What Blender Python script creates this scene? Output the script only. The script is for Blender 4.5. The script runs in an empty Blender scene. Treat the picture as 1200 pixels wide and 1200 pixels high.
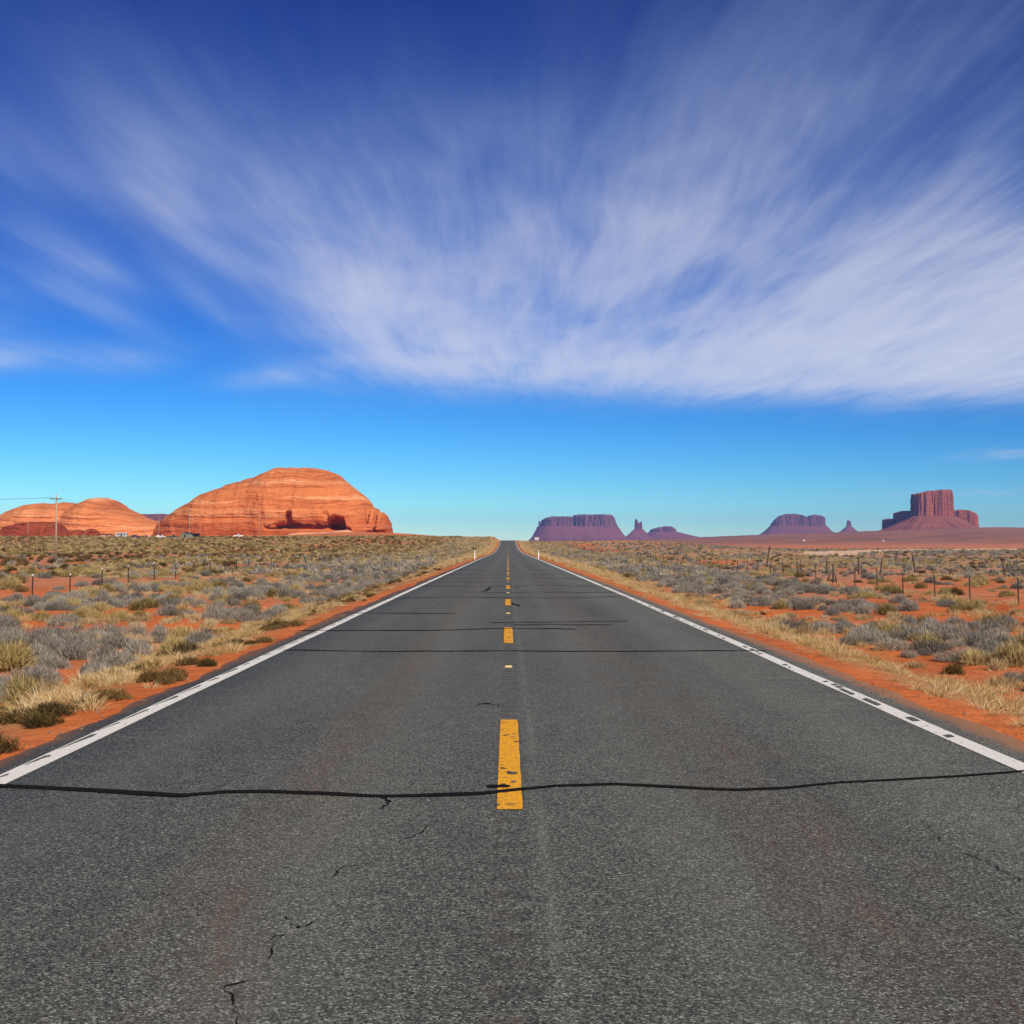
import bpy, math, random
import numpy as np
from mathutils import Vector

R = math.radians
random.seed(7)
rng = np.random.default_rng(7)
S = bpy.context.scene
C = S.collection
F = 1412.0          # focal length in photo pixels (photo is 1200 wide)
EYE = 1.6
HZ = 636.5          # row of the level horizon
VX = 595.0          # column of the road's vanishing point

# ------------------------------------------------------------------ camera
cam = bpy.data.cameras.new("camera")
cam.sensor_width = 36
cam.lens = F / 1200 * 36
cam.clip_start = 0.1
cam.clip_end = 60000
co = bpy.data.objects.new("camera", cam)
C.objects.link(co)
co.location = (0, 0, EYE)
co.rotation_euler = (R(90) + math.atan((HZ - 600) / F), 0, -math.atan((600 - VX) / F))
S.camera = co

# ------------------------------------------------------------------ sun, sky, exposure
SUN_EL, SUN_AZ = 37.0, 150.0       # azimuth clockwise from +Y (the way the road runs)
sd = bpy.data.lights.new("sun", 'SUN')
sd.energy = 5.0
sd.angle = R(0.53)
sd.color = (1.0, 0.93, 0.80)
so = bpy.data.objects.new("sun", sd)
C.objects.link(so)
sv = Vector((math.sin(R(SUN_AZ)) * math.cos(R(SUN_EL)), math.cos(R(SUN_AZ)) * math.cos(R(SUN_EL)), math.sin(R(SUN_EL))))
so.rotation_euler = sv.to_track_quat('Z', 'Y').to_euler()

S.view_settings.view_transform = 'Standard'
S.view_settings.look = 'None'
S.view_settings.exposure = 0.12
S.view_settings.gamma = 1.0


class NT:
    """small helper round a node tree"""
    def __init__(s, tree):
        s.t = tree
        s.n = tree.nodes
        s.n.clear()

    def new(s, typ, **kw):
        n = s.n.new(typ)
        for k, v in kw.items():
            setattr(n, k, v)
        return n

    def link(s, a, b):
        s.t.links.new(a, b)

    def put(s, sock, v):
        if isinstance(v, bpy.types.NodeSocket):
            s.link(v, sock)
        else:
            sock.default_value = v

    def math(s, op, a, b=0.0, c=None, clamp=False):
        n = s.new('ShaderNodeMath', operation=op, use_clamp=clamp)
        s.put(n.inputs[0], a)
        s.put(n.inputs[1], b)
        if c is not None:
            s.put(n.inputs[2], c)
        return n.outputs[0]

    def noise(s, vec, scale=1.0, detail=4.0, rough=0.55, dist=0.0, out=0):
        n = s.new('ShaderNodeTexNoise')
        s.put(n.inputs['Vector'], vec)
        n.inputs['Scale'].default_value = scale
        n.inputs['Detail'].default_value = detail
        n.inputs['Roughness'].default_value = rough
        n.inputs['Distortion'].default_value = dist
        return n.outputs[out]

    def xyz(s, x, y, z=0.0):
        n = s.new('ShaderNodeCombineXYZ')
        s.put(n.inputs[0], x)
        s.put(n.inputs[1], y)
        s.put(n.inputs[2], z)
        return n.outputs[0]

    def sep(s, v):
        n = s.new('ShaderNodeSeparateXYZ')
        s.link(v, n.inputs[0])
        return n.outputs

    def smooth(s, v, a, b, lo=0.0, hi=1.0):
        n = s.new('ShaderNodeMapRange', interpolation_type='SMOOTHSTEP')
        s.put(n.inputs[0], v)
        n.inputs[1].default_value = a
        n.inputs[2].default_value = b
        n.inputs[3].default_value = lo
        n.inputs[4].default_value = hi
        return n.outputs[0]

    def lin(s, v, a, b, lo=0.0, hi=1.0):
        n = s.new('ShaderNodeMapRange')
        s.put(n.inputs[0], v)
        n.inputs[1].default_value = a
        n.inputs[2].default_value = b
        n.inputs[3].default_value = lo
        n.inputs[4].default_value = hi
        return n.outputs[0]

    def mix(s, f, a, b, blend='MIX'):
        n = s.new('ShaderNodeMix', data_type='RGBA', blend_type=blend)
        s.put(n.inputs[0], f)
        for sock, v in ((n.inputs[6], a), (n.inputs[7], b)):
            if isinstance(v, (tuple, list)):
                v = tuple(v) + (1.0,) if len(v) == 3 else v
            s.put(sock, v)
        return n.outputs[2]

    def ramp(s, v, stops, interp='LINEAR'):
        n = s.new('ShaderNodeValToRGB')
        s.put(n.inputs[0], v)
        cr = n.color_ramp
        cr.interpolation = interp
        while len(cr.elements) < len(stops):
            cr.elements.new(0.5)
        for e, (p, c) in zip(cr.elements, stops):
            e.position = p
            e.color = tuple(c) + (1.0,) if len(c) == 3 else c
        return n.outputs[0]


def build_world():
    w = bpy.data.worlds.new("World")
    S.world = w
    w.use_nodes = True
    k = NT(w.node_tree)
    sky = k.new('ShaderNodeTexSky', sky_type='NISHITA', sun_disc=False)
    sky.sun_elevation = R(SUN_EL)
    sky.sun_rotation = R(SUN_AZ)
    sky.altitude = 1600
    sky.air_density = 1.0
    sky.dust_density = 0.0
    sky.ozone_density = 3.0
    gen = k.new('ShaderNodeTexCoord').outputs['Generated']
    x, y, z = k.sep(gen)
    # polarised sky: deeper and more saturated high up
    lr, lg, lb = k.sep(sky.outputs[0])
    base = k.xyz(*[k.math('MULTIPLY', k.math('POWER', k.math('MULTIPLY', c_, .1), g_), t_ * 10) for c_, g_, t_ in zip((lr, lg, lb), SKY_GAM, SKY_TINT)])
    # thin high cirrus on a level sheet far overhead
    zc = k.math('MAXIMUM', z, 0.03)
    u = k.math('DIVIDE', x, zc)
    v = k.math('DIVIDE', y, zc)
    wob = k.noise(k.xyz(k.math('MULTIPLY', u, 0.55), k.math('MULTIPLY', v, 0.30), 4.0), 1.0, 2.0)
    uu = k.math('ADD', u, k.math('MULTIPLY', k.math('SUBTRACT', wob, 0.5), 0.45))
    big = k.noise(k.xyz(k.math('MULTIPLY', uu, 0.9), k.math('MULTIPLY', v, 0.30), 1.7), 1.0, 4.0, 0.5, 0.2)
    med = k.noise(k.xyz(k.math('MULTIPLY', uu, 3.0), k.math('MULTIPLY', v, 0.40), 7.3), 1.0, 4.0, 0.5, 0.12)
    fine = k.noise(k.xyz(k.math('MULTIPLY', uu, 11.0), k.math('MULTIPLY', v, 1.2), 2.2), 1.0, 4.0, 0.55, 0.1)

    def blob(u0, v0, a, b, amp, tilt=0.0):
        du = k.math('DIVIDE', k.math('SUBTRACT', k.math('SUBTRACT', u, u0), k.math('MULTIPLY', k.math('SUBTRACT', v, v0), tilt)), a)
        dv = k.math('DIVIDE', k.math('SUBTRACT', v, v0), b)
        q = k.math('ADD', k.math('MULTIPLY', du, du), k.math('MULTIPLY', dv, dv))
        return k.math('MULTIPLY', k.math('EXPONENT', k.math('MULTIPLY', q, -1.0)), amp)
    m = None
    for b_ in CLOUDS:
        q = blob(*b_)
        m = q if m is None else k.math('ADD', m, q)
    edge = k.math('ADD', v, k.math('ADD', k.math('MULTIPLY', k.math('SUBTRACT', med, 0.5), 3.2), k.math('MULTIPLY', k.math('SUBTRACT', big, 0.5), 3.0)))
    edge = k.math('SUBTRACT', edge, k.math('MULTIPLY', k.smooth(u, .5, 4.0), .9))
    cut = k.smooth(edge, 10.3, 6.4)
    hair = k.noise(k.xyz(k.math('MULTIPLY', uu, 34.0), k.math('MULTIPLY', v, 2.6), 9.1), 1.0, 4.0, 0.6, 0.15)
    clump = k.noise(k.xyz(k.math('MULTIPLY', uu, 2.6), k.math('MULTIPLY', v, 1.1), 3.3), 1.0, 3.5, 0.5, 0.3)
    tex = k.math('ADD', k.math('ADD', k.math('MULTIPLY', big, 0.10), k.math('ADD', k.math('MULTIPLY', med, 0.34), k.math('MULTIPLY', clump, .30))), k.math('ADD', k.math('MULTIPLY', fine, 0.18), k.math('MULTIPLY', hair, 0.08)))
    a = k.math('MULTIPLY', m, k.lin(tex, .37, .62, .52, 1.28))
    veil = k.math('MULTIPLY', k.smooth(tex, .40, .66), .26)
    veil = k.math('MULTIPLY', veil, k.smooth(k.math('ADD', u, k.math('MULTIPLY', v, .30)), .25, 1.7))
    a = k.math('ADD', a, veil)
    a = k.math('MULTIPLY', a, k.smooth(v, 2.0, 4.2, .48, 1.0))
    a = k.math('MULTIPLY', a, cut)
    low = blob(5.7, 13.2, .55, 1.3, .42)
    low2 = blob(9.5, 24.0, 2.2, 2.2, .30)
    lowt = k.lin(k.noise(k.xyz(k.math('MULTIPLY', u, 2.0), k.math('MULTIPLY', v, .8), 5.0), 1.0, 5.0), .35, .65, 0, 1.4)
    a = k.math('ADD', a, k.math('MULTIPLY', k.math('ADD', low, low2), lowt))
    a = k.math('MULTIPLY', k.math('SUBTRACT', 1.0, k.math('EXPONENT', k.math('MULTIPLY', a, -1.35))), .93)
    # a small cloud bank low at the right
    # thin ice cloud lets the blue through, thick cloud is nearly white
    ccol = k.mix(k.smooth(a, .05, .72), (3.9, 5.6, 8.3), CLOUD_COL)
    col = k.mix(a, base, ccol)
    bg = k.new('ShaderNodeBackground')
    bg.inputs['Strength'].default_value = SKY_STR
    k.link(col, bg.inputs['Color'])
    out = k.new('ShaderNodeOutputWorld')
    k.link(bg.outputs[0], out.inputs['Surface'])


SKY_STR, SKY_GAM, SKY_TINT = 0.09, (2.6, 2.1, 1.6), (.74, 1.05, 1.24)
CLOUD_COL = (6.8, 7.2, 8.5)
CLOUDS = [  # u, v, width u, width v, amount, tilt
    (-.60, 4.7, .28, 1.25, .74, -.02),
    (-.35, 6.6, .55, 1.3, .50, .12),
    (.6, 7.2, 1.1, 1.3, .70, 0.0),
    (2.5, 6.7, 1.6, 1.8, 1.35, 0.0),
    (2.2, 4.6, .85, 1.4, 1.15, 0.0),
    (.75, 3.1, .60, .9, .34, 0.0),
    (.25, 4.4, 1.0, 1.4, .26, 0.0),
    (-1.0, 3.75, .13, .7, .42, 0.0),
    (-1.5, 4.1, .12, .6, .46, 0.0),
    (-1.72, 4.9, .14, .8, .30, 0.0),
    (-1.25, 4.9, .10, .9, .22, 0.0),
    (-2.05, 4.3, .12, .5, .30, 0.0),
    (-2.9, 6.5, .45, .55, .62, -.5),
    (-2.1, 6.6, .3, .6, .26, -.4),
    (-1.45, 7.3, .28, .55, .42, -.4),
    (-2.5, 5.3, .4, .5, .22, -.4),
    (.05, 5.3, .5, 1.2, .22, 0.0),
    (-.80, 3.1, .34, .8, .34, 0.0),
    (-.2, 3.3, .5, .9, .20, 0.0),
    (-1.3, 3.0, .18, .6, .24, 0.0),
]
build_world()


# ------------------------------------------------------------------ numeric helpers
def _h(ix, iy, iz, seed):
    n = (ix * 374761393 + iy * 668265263 + iz * 1440662683 + seed * 974711) & 0xFFFFFFFF
    n = ((n ^ (n >> 13)) * 1274126177) & 0xFFFFFFFF
    n = ((n ^ (n >> 16)) * 2246822519) & 0xFFFFFFFF
    return ((n ^ (n >> 15)) & 0xFFFFFF) / float(0xFFFFFF)


def vn(x, y, z=0.0, seed=0):
    x, y, z = np.broadcast_arrays(np.asarray(x, float), np.asarray(y, float), np.asarray(z, float))
    fx, fy, fz = np.floor(x), np.floor(y), np.floor(z)
    ix, iy, iz = fx.astype(np.int64), fy.astype(np.int64), fz.astype(np.int64)
    tx, ty, tz = x - fx, y - fy, z - fz
    tx, ty, tz = (t * t * t * (t * (t * 6 - 15) + 10) for t in (tx, ty, tz))
    r = 0
    for a in (0, 1):
        for b in (0, 1):
            for c in (0, 1):
                w = (tx if a else 1 - tx) * (ty if b else 1 - ty) * (tz if c else 1 - tz)
                r = r + w * _h(ix + a, iy + b, iz + c, seed)
    return r


def fbm(x, y, z=0.0, o=4, seed=0, g=0.5):
    r, a, f, t = 0, 1.0, 1.0, 0.0
    for i in range(o):
        r = r + a * (vn(np.asarray(x) * f, np.asarray(y) * f, np.asarray(z) * f, seed + i * 17) - 0.5) * 2
        t += a
        a *= g
        f *= 2.03
    return r / t


def sstep(v, a, b):
    t = np.clip((np.asarray(v, float) - a) / (b - a), 0, 1)
    return t * t * (3 - 2 * t)


def smooth_table(pts, lo, hi, step, sigma):
    t = np.arange(lo, hi + step, step)
    v = np.interp(t, [p[0] for p in pts], [p[1] for p in pts])
    n = int(3 * sigma / step)
    kk = np.exp(-0.5 * (np.arange(-n, n + 1) * step / sigma) ** 2)
    kk /= kk.sum()
    v = np.convolve(np.pad(v, n, mode='edge'), kk, mode='valid')
    return lambda y: np.interp(y, t, v)


zroad = smooth_table([(-200, 0), (20, 0), (60, -.1), (150, -.36), (290, -.86), (340, -.8), (463, .1), (590, 3.0), (620, 3.15), (760, 0), (1200, -8)], -200, 2000, 2.0, 16)
zleft = smooth_table([(-200, -1.2), (60, -1.2), (120, -1.06), (240, -1.0), (330, -.4), (420, 1.0), (590, 4.7), (640, 5.0), (800, 5.0), (1500, 4), (4000, 0), (20000, -5)], -200, 20000, 5.0, 20)
zright = smooth_table([(-200, -1.3), (130, -1.25), (300, -1.3), (900, -1.5), (20000, -6)], -200, 20000, 5.0, 25)
zbump = smooth_table([(-200, 0), (330, 0), (460, 1.3), (600, 4.15), (640, 4.1), (850, -2), (1300, -6), (20000, -6)], -200, 20000, 5.0, 18)
pedx = smooth_table([(-9000, 0), (-200, 0), (150, 4), (676, 23), (1109, 39.5), (1405, 50.5), (1560, 42), (1900, 34), (2600, 20), (9000, 8)], -9000, 9000, 10.0, 40)
RL, RR = -3.43, 3.68          # edge lines
PL, PR = -3.80, 4.14          # edges of the asphalt


def terrain(x, y, rough=True):
    x = np.asarray(x, float)
    y = np.asarray(y, float)
    lf = zleft(y)
    ax = 1 - sstep(x, 62, 128)
    rt = zright(y) + zbump(y) * ax + pedx(x) * sstep(y, 1050, 3600) * (1 - .8 * sstep(y, 4300, 6500))
    side = sstep(x, -4, 4)
    field = lf * (1 - side) + rt * side
    d = np.where(x < 0, PL - x, x - PR)          # metres outside the asphalt
    w = sstep(d, 0.15, 5.0 + 1.5 * fbm(x * .02, y * .06, 0, 2, 5))
    z = (zroad(y) - 0.035) * (1 - w) + field * w
    z = z + 3.2 * np.exp(-((x + 88) / 40) ** 2 - ((y - 705) / 38) ** 2)     # red apron below the dome's cave
    if rough:
        near = np.clip(d / 3.0, 0, 1)
        z = z + near * (0.16 * fbm(x * .22, y * .22, 0, 3, 11) + 0.35 * fbm(x * .035, y * .035, 0, 2, 12) * np.clip(d / 25, 0, 1))
        z = z + 0.03 * np.clip(d / .5, 0, 1) * fbm(x * 1.6, y * 1.6, 0, 2, 13)
        # a small eroded gully just inside the right hand fence
        gx = 20.6 + 1.6 * fbm(y * .06, 0, 0, 2, 31)
        g = np.exp(-((x - gx) / 0.75) ** 2) * sstep(y, 42, 52) * (1 - sstep(y, 84, 96)) * (0.55 + 0.4 * fbm(y * .12, 3, 0, 2, 33))
        z = z - 0.75 * g
        far = sstep(y, 900, 2500)
        z = z + far * 3.0 * fbm(x * .004, y * .004, 0, 3, 41) * sstep(x, 0, 500)
    return z


def gz(x, y):
    return float(terrain(np.array([x]), np.array([y]))[0])


def wx(px, d):
    return (px - VX) * d / F


def wz(py, d):
    return EYE + (HZ - py) * d / F


# ------------------------------------------------------------------ object helpers
def mesh_from(name, v, f, mat=None, smooth=False):
    """v (N,3) array; f: (M,3|4) array or list of faces"""
    me = bpy.data.meshes.new(name)
    v = np.asarray(v, np.float32)
    if isinstance(f, np.ndarray):
        k = f.shape[1]
        me.vertices.add(len(v))
        me.vertices.foreach_set('co', v.ravel())
        me.loops.add(f.size)
        me.loops.foreach_set('vertex_index', f.astype(np.int32).ravel())
        me.polygons.add(len(f))
        me.polygons.foreach_set('loop_start', np.arange(0, f.size, k, dtype=np.int32))
        me.polygons.foreach_set('loop_total', np.full(len(f), k, np.int32))
        me.update(calc_edges=True)
    else:
        me.from_pydata([tuple(p) for p in v], [], f)
    me.validate()
    if smooth:
        me.polygons.foreach_set('use_smooth', np.ones(len(me.polygons), bool))
    if mat:
        me.materials.append(mat)
    return me


def obj(name, me, parent=None, loc=(0, 0, 0)):
    o = bpy.data.objects.new(name, me)
    C.objects.link(o)
    o.location = loc
    if parent:
        o.parent = parent
    return o


def tag(o, label=None, cat=None, group=None, kind=None):
    if label:
        o['label'] = label
    if cat:
        o['category'] = cat
    if group:
        o['group'] = group
    if kind:
        o['kind'] = kind
    return o


def thing(name, label, cat, loc=(0, 0, 0), rz=0.0, group=None):
    o = obj(name, None, None, loc)
    o.empty_display_size = 0.3
    o.rotation_euler = (0, 0, rz)
    return tag(o, label, cat, group)


class MB:
    def __init__(s):
        s.v, s.f = [], []

    def box(s, x0, x1, y0, y1, z0, z1, taper=0.0):
        b = len(s.v)
        t = taper
        s.v += [(x0, y0, z0), (x1, y0, z0), (x1, y1, z0), (x0, y1, z0), (x0 + t, y0 + t, z1), (x1 - t, y0 + t, z1), (x1 - t, y1 - t, z1), (x0 + t, y1 - t, z1)]
        s.f += [tuple(b + i for i in q) for q in ((0, 3, 2, 1), (4, 5, 6, 7), (0, 1, 5, 4), (1, 2, 6, 5), (2, 3, 7, 6), (3, 0, 4, 7))]
        return s

    def prism(s, pts, y0, y1):
        """outline in x,z extruded along y"""
        b, n = len(s.v), len(pts)
        s.v += [(p[0], y0, p[1]) for p in pts] + [(p[0], y1, p[1]) for p in pts]
        s.f.append(tuple(b + i for i in range(n)))
        s.f.append(tuple(b + n + i for i in reversed(range(n))))
        for i in range(n):
            j = (i + 1) % n
            s.f.append((b + j, b + i, b + n + i, b + n + j))
        return s

    def tube(s, pts, rad, n=8, cap=True):
        b = len(s.v)
        pts = [Vector(p) for p in pts]
        rr = rad if isinstance(rad, (list, tuple)) else [rad] * len(pts)
        for i, p in enumerate(pts):
            d = (pts[min(i + 1, len(pts) - 1)] - pts[max(i - 1, 0)]).normalized()
            a = d.orthogonal().normalized() if abs(d.z) < .99 else Vector((1, 0, 0))
            a = (a - d * a.dot(d)).normalized()
            c = d.cross(a)
            for q in range(n):
                t = 2 * math.pi * q / n
                s.v.append(tuple(p + (a * math.cos(t) + c * math.sin(t)) * rr[i]))
        for i in range(len(pts) - 1):
            for q in range(n):
                q2 = (q + 1) % n
                s.f.append((b + i * n + q, b + i * n + q2, b + (i + 1) * n + q2, b + (i + 1) * n + q))
        if cap:
            s.f.append(tuple(b + q for q in reversed(range(n))))
            s.f.append(tuple(b + (len(pts) - 1) * n + q for q in range(n)))
        return s

    def build(s, name, mat, parent=None, smooth=False, loc=(0, 0, 0)):
        return obj(name, mesh_from(name, s.v, s.f, mat, smooth), parent, loc)


# ------------------------------------------------------------------ materials
def new_mat(name):
    m = bpy.data.materials.new(name)
    m.use_nodes = True
    k = NT(m.node_tree)
    out = k.new('ShaderNodeOutputMaterial')
    p = k.new('ShaderNodeBsdfPrincipled')
    p.inputs['Roughness'].default_value = 0.9
    p.inputs['Specular IOR Level'].default_value = 0.2
    k.link(p.outputs[0], out.inputs['Surface'])
    return m, k, p


def bump(k, p, h, strength=0.5, dist=0.02):
    b = k.new('ShaderNodeBump')
    b.inputs['Strength'].default_value = strength
    b.inputs['Distance'].default_value = dist
    k.link(h, b.inputs['Height'])
    k.link(b.outputs[0], p.inputs['Normal'])


def opos(k):
    return k.new('ShaderNodeTexCoord').outputs['Object']


def simple(name, col, rough=0.8, var=0.25, scale=6.0, metal=0.0, spec=0.2):
    m, k, p = new_mat(name)
    n = k.noise(opos(k), scale, 5.0)
    f = k.lin(n, 0.25, 0.75, 1 - var, 1 + var)
    k.link(k.mix(1.0, col, k.xyz(f, f, f), 'MULTIPLY'), p.inputs['Base Color'])
    p.inputs['Roughness'].default_value = rough
    p.inputs['Metallic'].default_value = metal
    p.inputs['Specular IOR Level'].default_value = spec
    return m


def asphalt():
    m, k, p = new_mat("asphalt")
    o = opos(k)
    x, y, z = k.sep(o)
    vo = k.new('ShaderNodeTexVoronoi', feature='F1')
    k.link(o, vo.inputs['Vector'])
    vo.inputs['Scale'].default_value = 125
    r, g, b = k.sep(vo.outputs['Color'])
    stone = k.ramp(r, [(0.0, (.020, .0195, .018)), (.35, (.052, .051, .047)), (.7, (.110, .107, .098)), (.9, (.175, .170, .155)), (1.0, (.34, .33, .30))])
    vo2 = k.new('ShaderNodeTexVoronoi', feature='F1')
    k.link(o, vo2.inputs['Vector'])
    vo2.inputs['Scale'].default_value = 330
    r2, g2, b2 = k.sep(vo2.outputs['Color'])
    f2 = k.lin(r2, 0, 1, .62, 1.4)
    c = k.mix(1.0, stone, k.xyz(f2, f2, f2), 'MULTIPLY')
    # broad tone changes, lengthways wear
    big = k.noise(k.xyz(k.math('MULTIPLY', x, 1.1), k.math('MULTIPLY', y, .12), 0), 1.0, 5.0)
    f = k.lin(big, .25, .75, .84, 1.16)
    c = k.mix(1.0, c, k.xyz(f, f, f), 'MULTIPLY')
    mot = k.noise(o, 3.0, 4.0)
    f = k.lin(mot, .25, .75, .9, 1.1)
    c = k.mix(1.0, c, k.xyz(f, f, f), 'MULTIPLY')
    # red dust ground into the wheel tracks

    def band(x0, w):
        q = k.math('DIVIDE', k.math('SUBTRACT', x, x0), w)
        return k.math('EXPONENT', k.math('MULTIPLY', k.math('MULTIPLY', q, q), -1.0))
    du = k.math('ADD', k.math('ADD', band(-1.25, .3), k.math('MULTIPLY', band(1.55, .5), .8)), k.math('MULTIPLY', band(PR, .22), 1.2))
    du = k.math('ADD', du, k.math('MULTIPLY', band(PL, .2), 1.2))
    dn = k.noise(k.xyz(k.math('MULTIPLY', x, 4.0), k.math('MULTIPLY', y, .8), 3.0), 1.0, 6.0)
    du = k.math('MULTIPLY', du, k.smooth(dn, .3, .72))
    c = k.mix(k.math('MULTIPLY', du, .5, clamp=True), c, k.mix(.55, c, (.17, .075, .04)))
    sh = k.math('MAXIMUM', k.smooth(x, PR - .42, PR + .02), k.smooth(x, PL + .34, PL - .02))
    sn = k.noise(k.xyz(k.math('MULTIPLY', x, 7.0), k.math('MULTIPLY', y, 3.0), 6.0), 1.0, 6.0, .65)
    c = k.mix(k.math('MULTIPLY', k.smooth(k.math('ADD', sn, k.math('MULTIPLY', sh, .5)), .62, .85), k.math('MULTIPLY', sh, .85)), c, (.30, .125, .06))
    # darker oil drips down the middle of each lane, polished paler wheel tracks
    oil = k.math('MULTIPLY', k.math('ADD', band(-1.75, .32), band(1.85, .32)), k.smooth(k.noise(k.xyz(k.math('MULTIPLY', x, 2.2), k.math('MULTIPLY', y, .25), 11.0), 1.0, 5.0, .6), .42, .66))
    c = k.mix(k.math('MULTIPLY', oil, .22), c, (.022, .021, .02))
    pol = k.math('ADD', k.math('ADD', band(-.95, .28), band(-2.65, .28)), k.math('ADD', band(.95, .28), band(2.75, .28)))
    c = k.mix(k.math('MULTIPLY', pol, .12), c, (.20, .195, .18))
    # milled rumble slots along the centre, seam beside them
    fr = k.math('FRACT', k.math('DIVIDE', y, .3))
    wob = k.math('MULTIPLY', k.math('SUBTRACT', k.noise(o, 9.0, 3.0), .5), .35)
    slot = k.smooth(k.math('ABSOLUTE', k.math('SUBTRACT', k.math('ADD', fr, wob), .5)), .3, .17)
    ax = k.math('ABSOLUTE', k.math('SUBTRACT', x, .01))
    slot = k.math('MULTIPLY', slot, k.smooth(k.math('ADD', ax, k.math('MULTIPLY', wob, .1)), .105, .075))
    dirt = k.smooth(k.noise(k.xyz(k.math('MULTIPLY', x, 9.0), k.math('MULTIPLY', y, 5.0), 8.0), 1.0, 4.0), .42, .62)
    c = k.mix(k.math('MULTIPLY', slot, .34), c, k.mix(dirt, (.03, .028, .026), (.10, .055, .037)))
    seam = band(.19, .03)
    c = k.mix(k.math('MULTIPLY', k.math('MULTIPLY', seam, .2), k.smooth(dn, .3, .6)), c, (.26, .25, .235))
    c = k.mix(1.0, c, (1.02, 1.055, .955), 'MULTIPLY')
    k.link(c, p.inputs['Base Color'])
    p.inputs['Roughness'].default_value = .82
    p.inputs['Specular IOR Level'].default_value = .25
    h = k.math('SUBTRACT', k.math('MULTIPLY', k.math('SUBTRACT', 1.0, vo.outputs['Distance']), .004), k.math('MULTIPLY', slot, .004))
    bump(k, p, h, .7, 1.0)
    return m


def paint(name, col, wear, under=(.05, .05, .05), kind='edge'):
    m, k, p = new_mat(name)
    o = opos(k)
    x, y, z = k.sep(o)
    n = k.noise(k.xyz(k.math('MULTIPLY', x, 30), k.math('MULTIPLY', y, 6), 0), 1.0, 6.0, .65)
    w = k.smooth(n, wear, wear + .07)
    f = k.noise(o, 40, 5.0)
    f = k.lin(f, .3, .7, .82, 1.1)
    c = k.mix(1.0, col, k.xyz(f, f, f), 'MULTIPLY')
    if kind == 'dash':
        # cross wise cracks where the paint bridges the milled slots
        cr = k.noise(k.xyz(k.math('MULTIPLY', x, 9), k.math('MULTIPLY', y, 34), 2), 1.0, 3.0)
        w = k.math('MAXIMUM', w, k.math('MULTIPLY', k.smooth(cr, .60, .64), k.smooth(k.math('ABSOLUTE', x), .080, .060)))
        chip = k.noise(k.xyz(k.math('MULTIPLY', x, 45), k.math('MULTIPLY', y, 22), 9), 1.0, 5.0, .7)
        w = k.math('MAXIMUM', w, k.smooth(chip, .62, .67))
        g = k.noise(k.xyz(k.math('MULTIPLY', x, 60), k.math('MULTIPLY', y, 14), 5), 1.0, 4.0)
        c = k.mix(k.smooth(g, .52, .7), c, tuple(q * .62 for q in col))
    c = k.mix(k.math('MULTIPLY', w, .9), c, under)
    k.link(c, p.inputs['Base Color'])
    p.inputs['Roughness'].default_value = .7
    bump(k, p, k.noise(o, 120, 3.0), .5, .003)
    return m


def ground_mat():
    m, k, p = new_mat("red_sand")
    o = opos(k)
    veg = k.new('ShaderNodeAttribute', attribute_name='veg').outputs['Fac']
    gold = k.new('ShaderNodeAttribute', attribute_name='straw').outputs['Fac']
    dark = k.new('ShaderNodeAttribute', attribute_name='far_scrub').outputs['Fac']
    n1 = k.noise(o, .35, 6.0, .6)
    n2 = k.noise(o, 3.5, 6.0, .65)
    n3 = k.noise(o, 22.0, 4.0, .6)
    soil = k.ramp(n1, [(.25, (.42, .105, .028)), (.5, (.56, .145, .038)), (.75, (.64, .20, .062))])
    f = k.lin(n2, .25, .75, .8, 1.2)
    soil = k.mix(1.0, soil, k.xyz(f, f, f), 'MULTIPLY')
    f = k.lin(n3, .25, .75, .82, 1.18)
    soil = k.mix(1.0, soil, k.xyz(f, f, f), 'MULTIPLY')
    # pebbles
    vo = k.new('ShaderNodeTexVoronoi', feature='F1')
    k.link(o, vo.inputs['Vector'])
    vo.inputs['Scale'].default_value = 26
    peb = k.math('MULTIPLY', k.smooth(vo.outputs['Distance'], .32, .22), k.smooth(k.sep(vo.outputs['Color'])[0], .86, .9))
    soil = k.mix(k.math('MULTIPLY', peb, .45), soil, (.30, .15, .085))
    lit = k.mix(k.noise(o, 1.3, 5.0), (.44, .29, .20), (.32, .225, .165))
    c = k.mix(k.math('MULTIPLY', veg, k.smooth(n2, .3, .6)), soil, lit)
    straw = k.mix(n3, (.47, .30, .115), (.33, .19, .075))
    c = k.mix(k.math('MULTIPLY', gold, k.smooth(n2, .36, .56)), c, straw)
    c = k.mix(k.math('MULTIPLY', gold, .32), c, (.26, .125, .065))
    # dead twigs and leaf litter lying about
    tw = k.noise(o, 11.0, 5.0, .7)
    c = k.mix(k.math('MULTIPLY', k.smooth(tw, .56, .66), .45), c, (.20, .105, .06))
    # far sage flats under the buttes
    fn = k.noise(o, .012, 6.0, .65)
    fs = k.mix(k.smooth(fn, .38, .62), (.115, .072, .052), (.30, .125, .065))
    c = k.mix(dark, c, fs)
    k.link(c, p.inputs['Base Color'])
    p.inputs['Roughness'].default_value = .95
    p.inputs['Specular IOR Level'].default_value = .1
    h = k.math('ADD', k.math('MULTIPLY', n2, .10), k.math('ADD', k.math('MULTIPLY', n3, .025), k.math('MULTIPLY', peb, .015)))
    bump(k, p, h, .8, 1.0)
    return m


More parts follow.
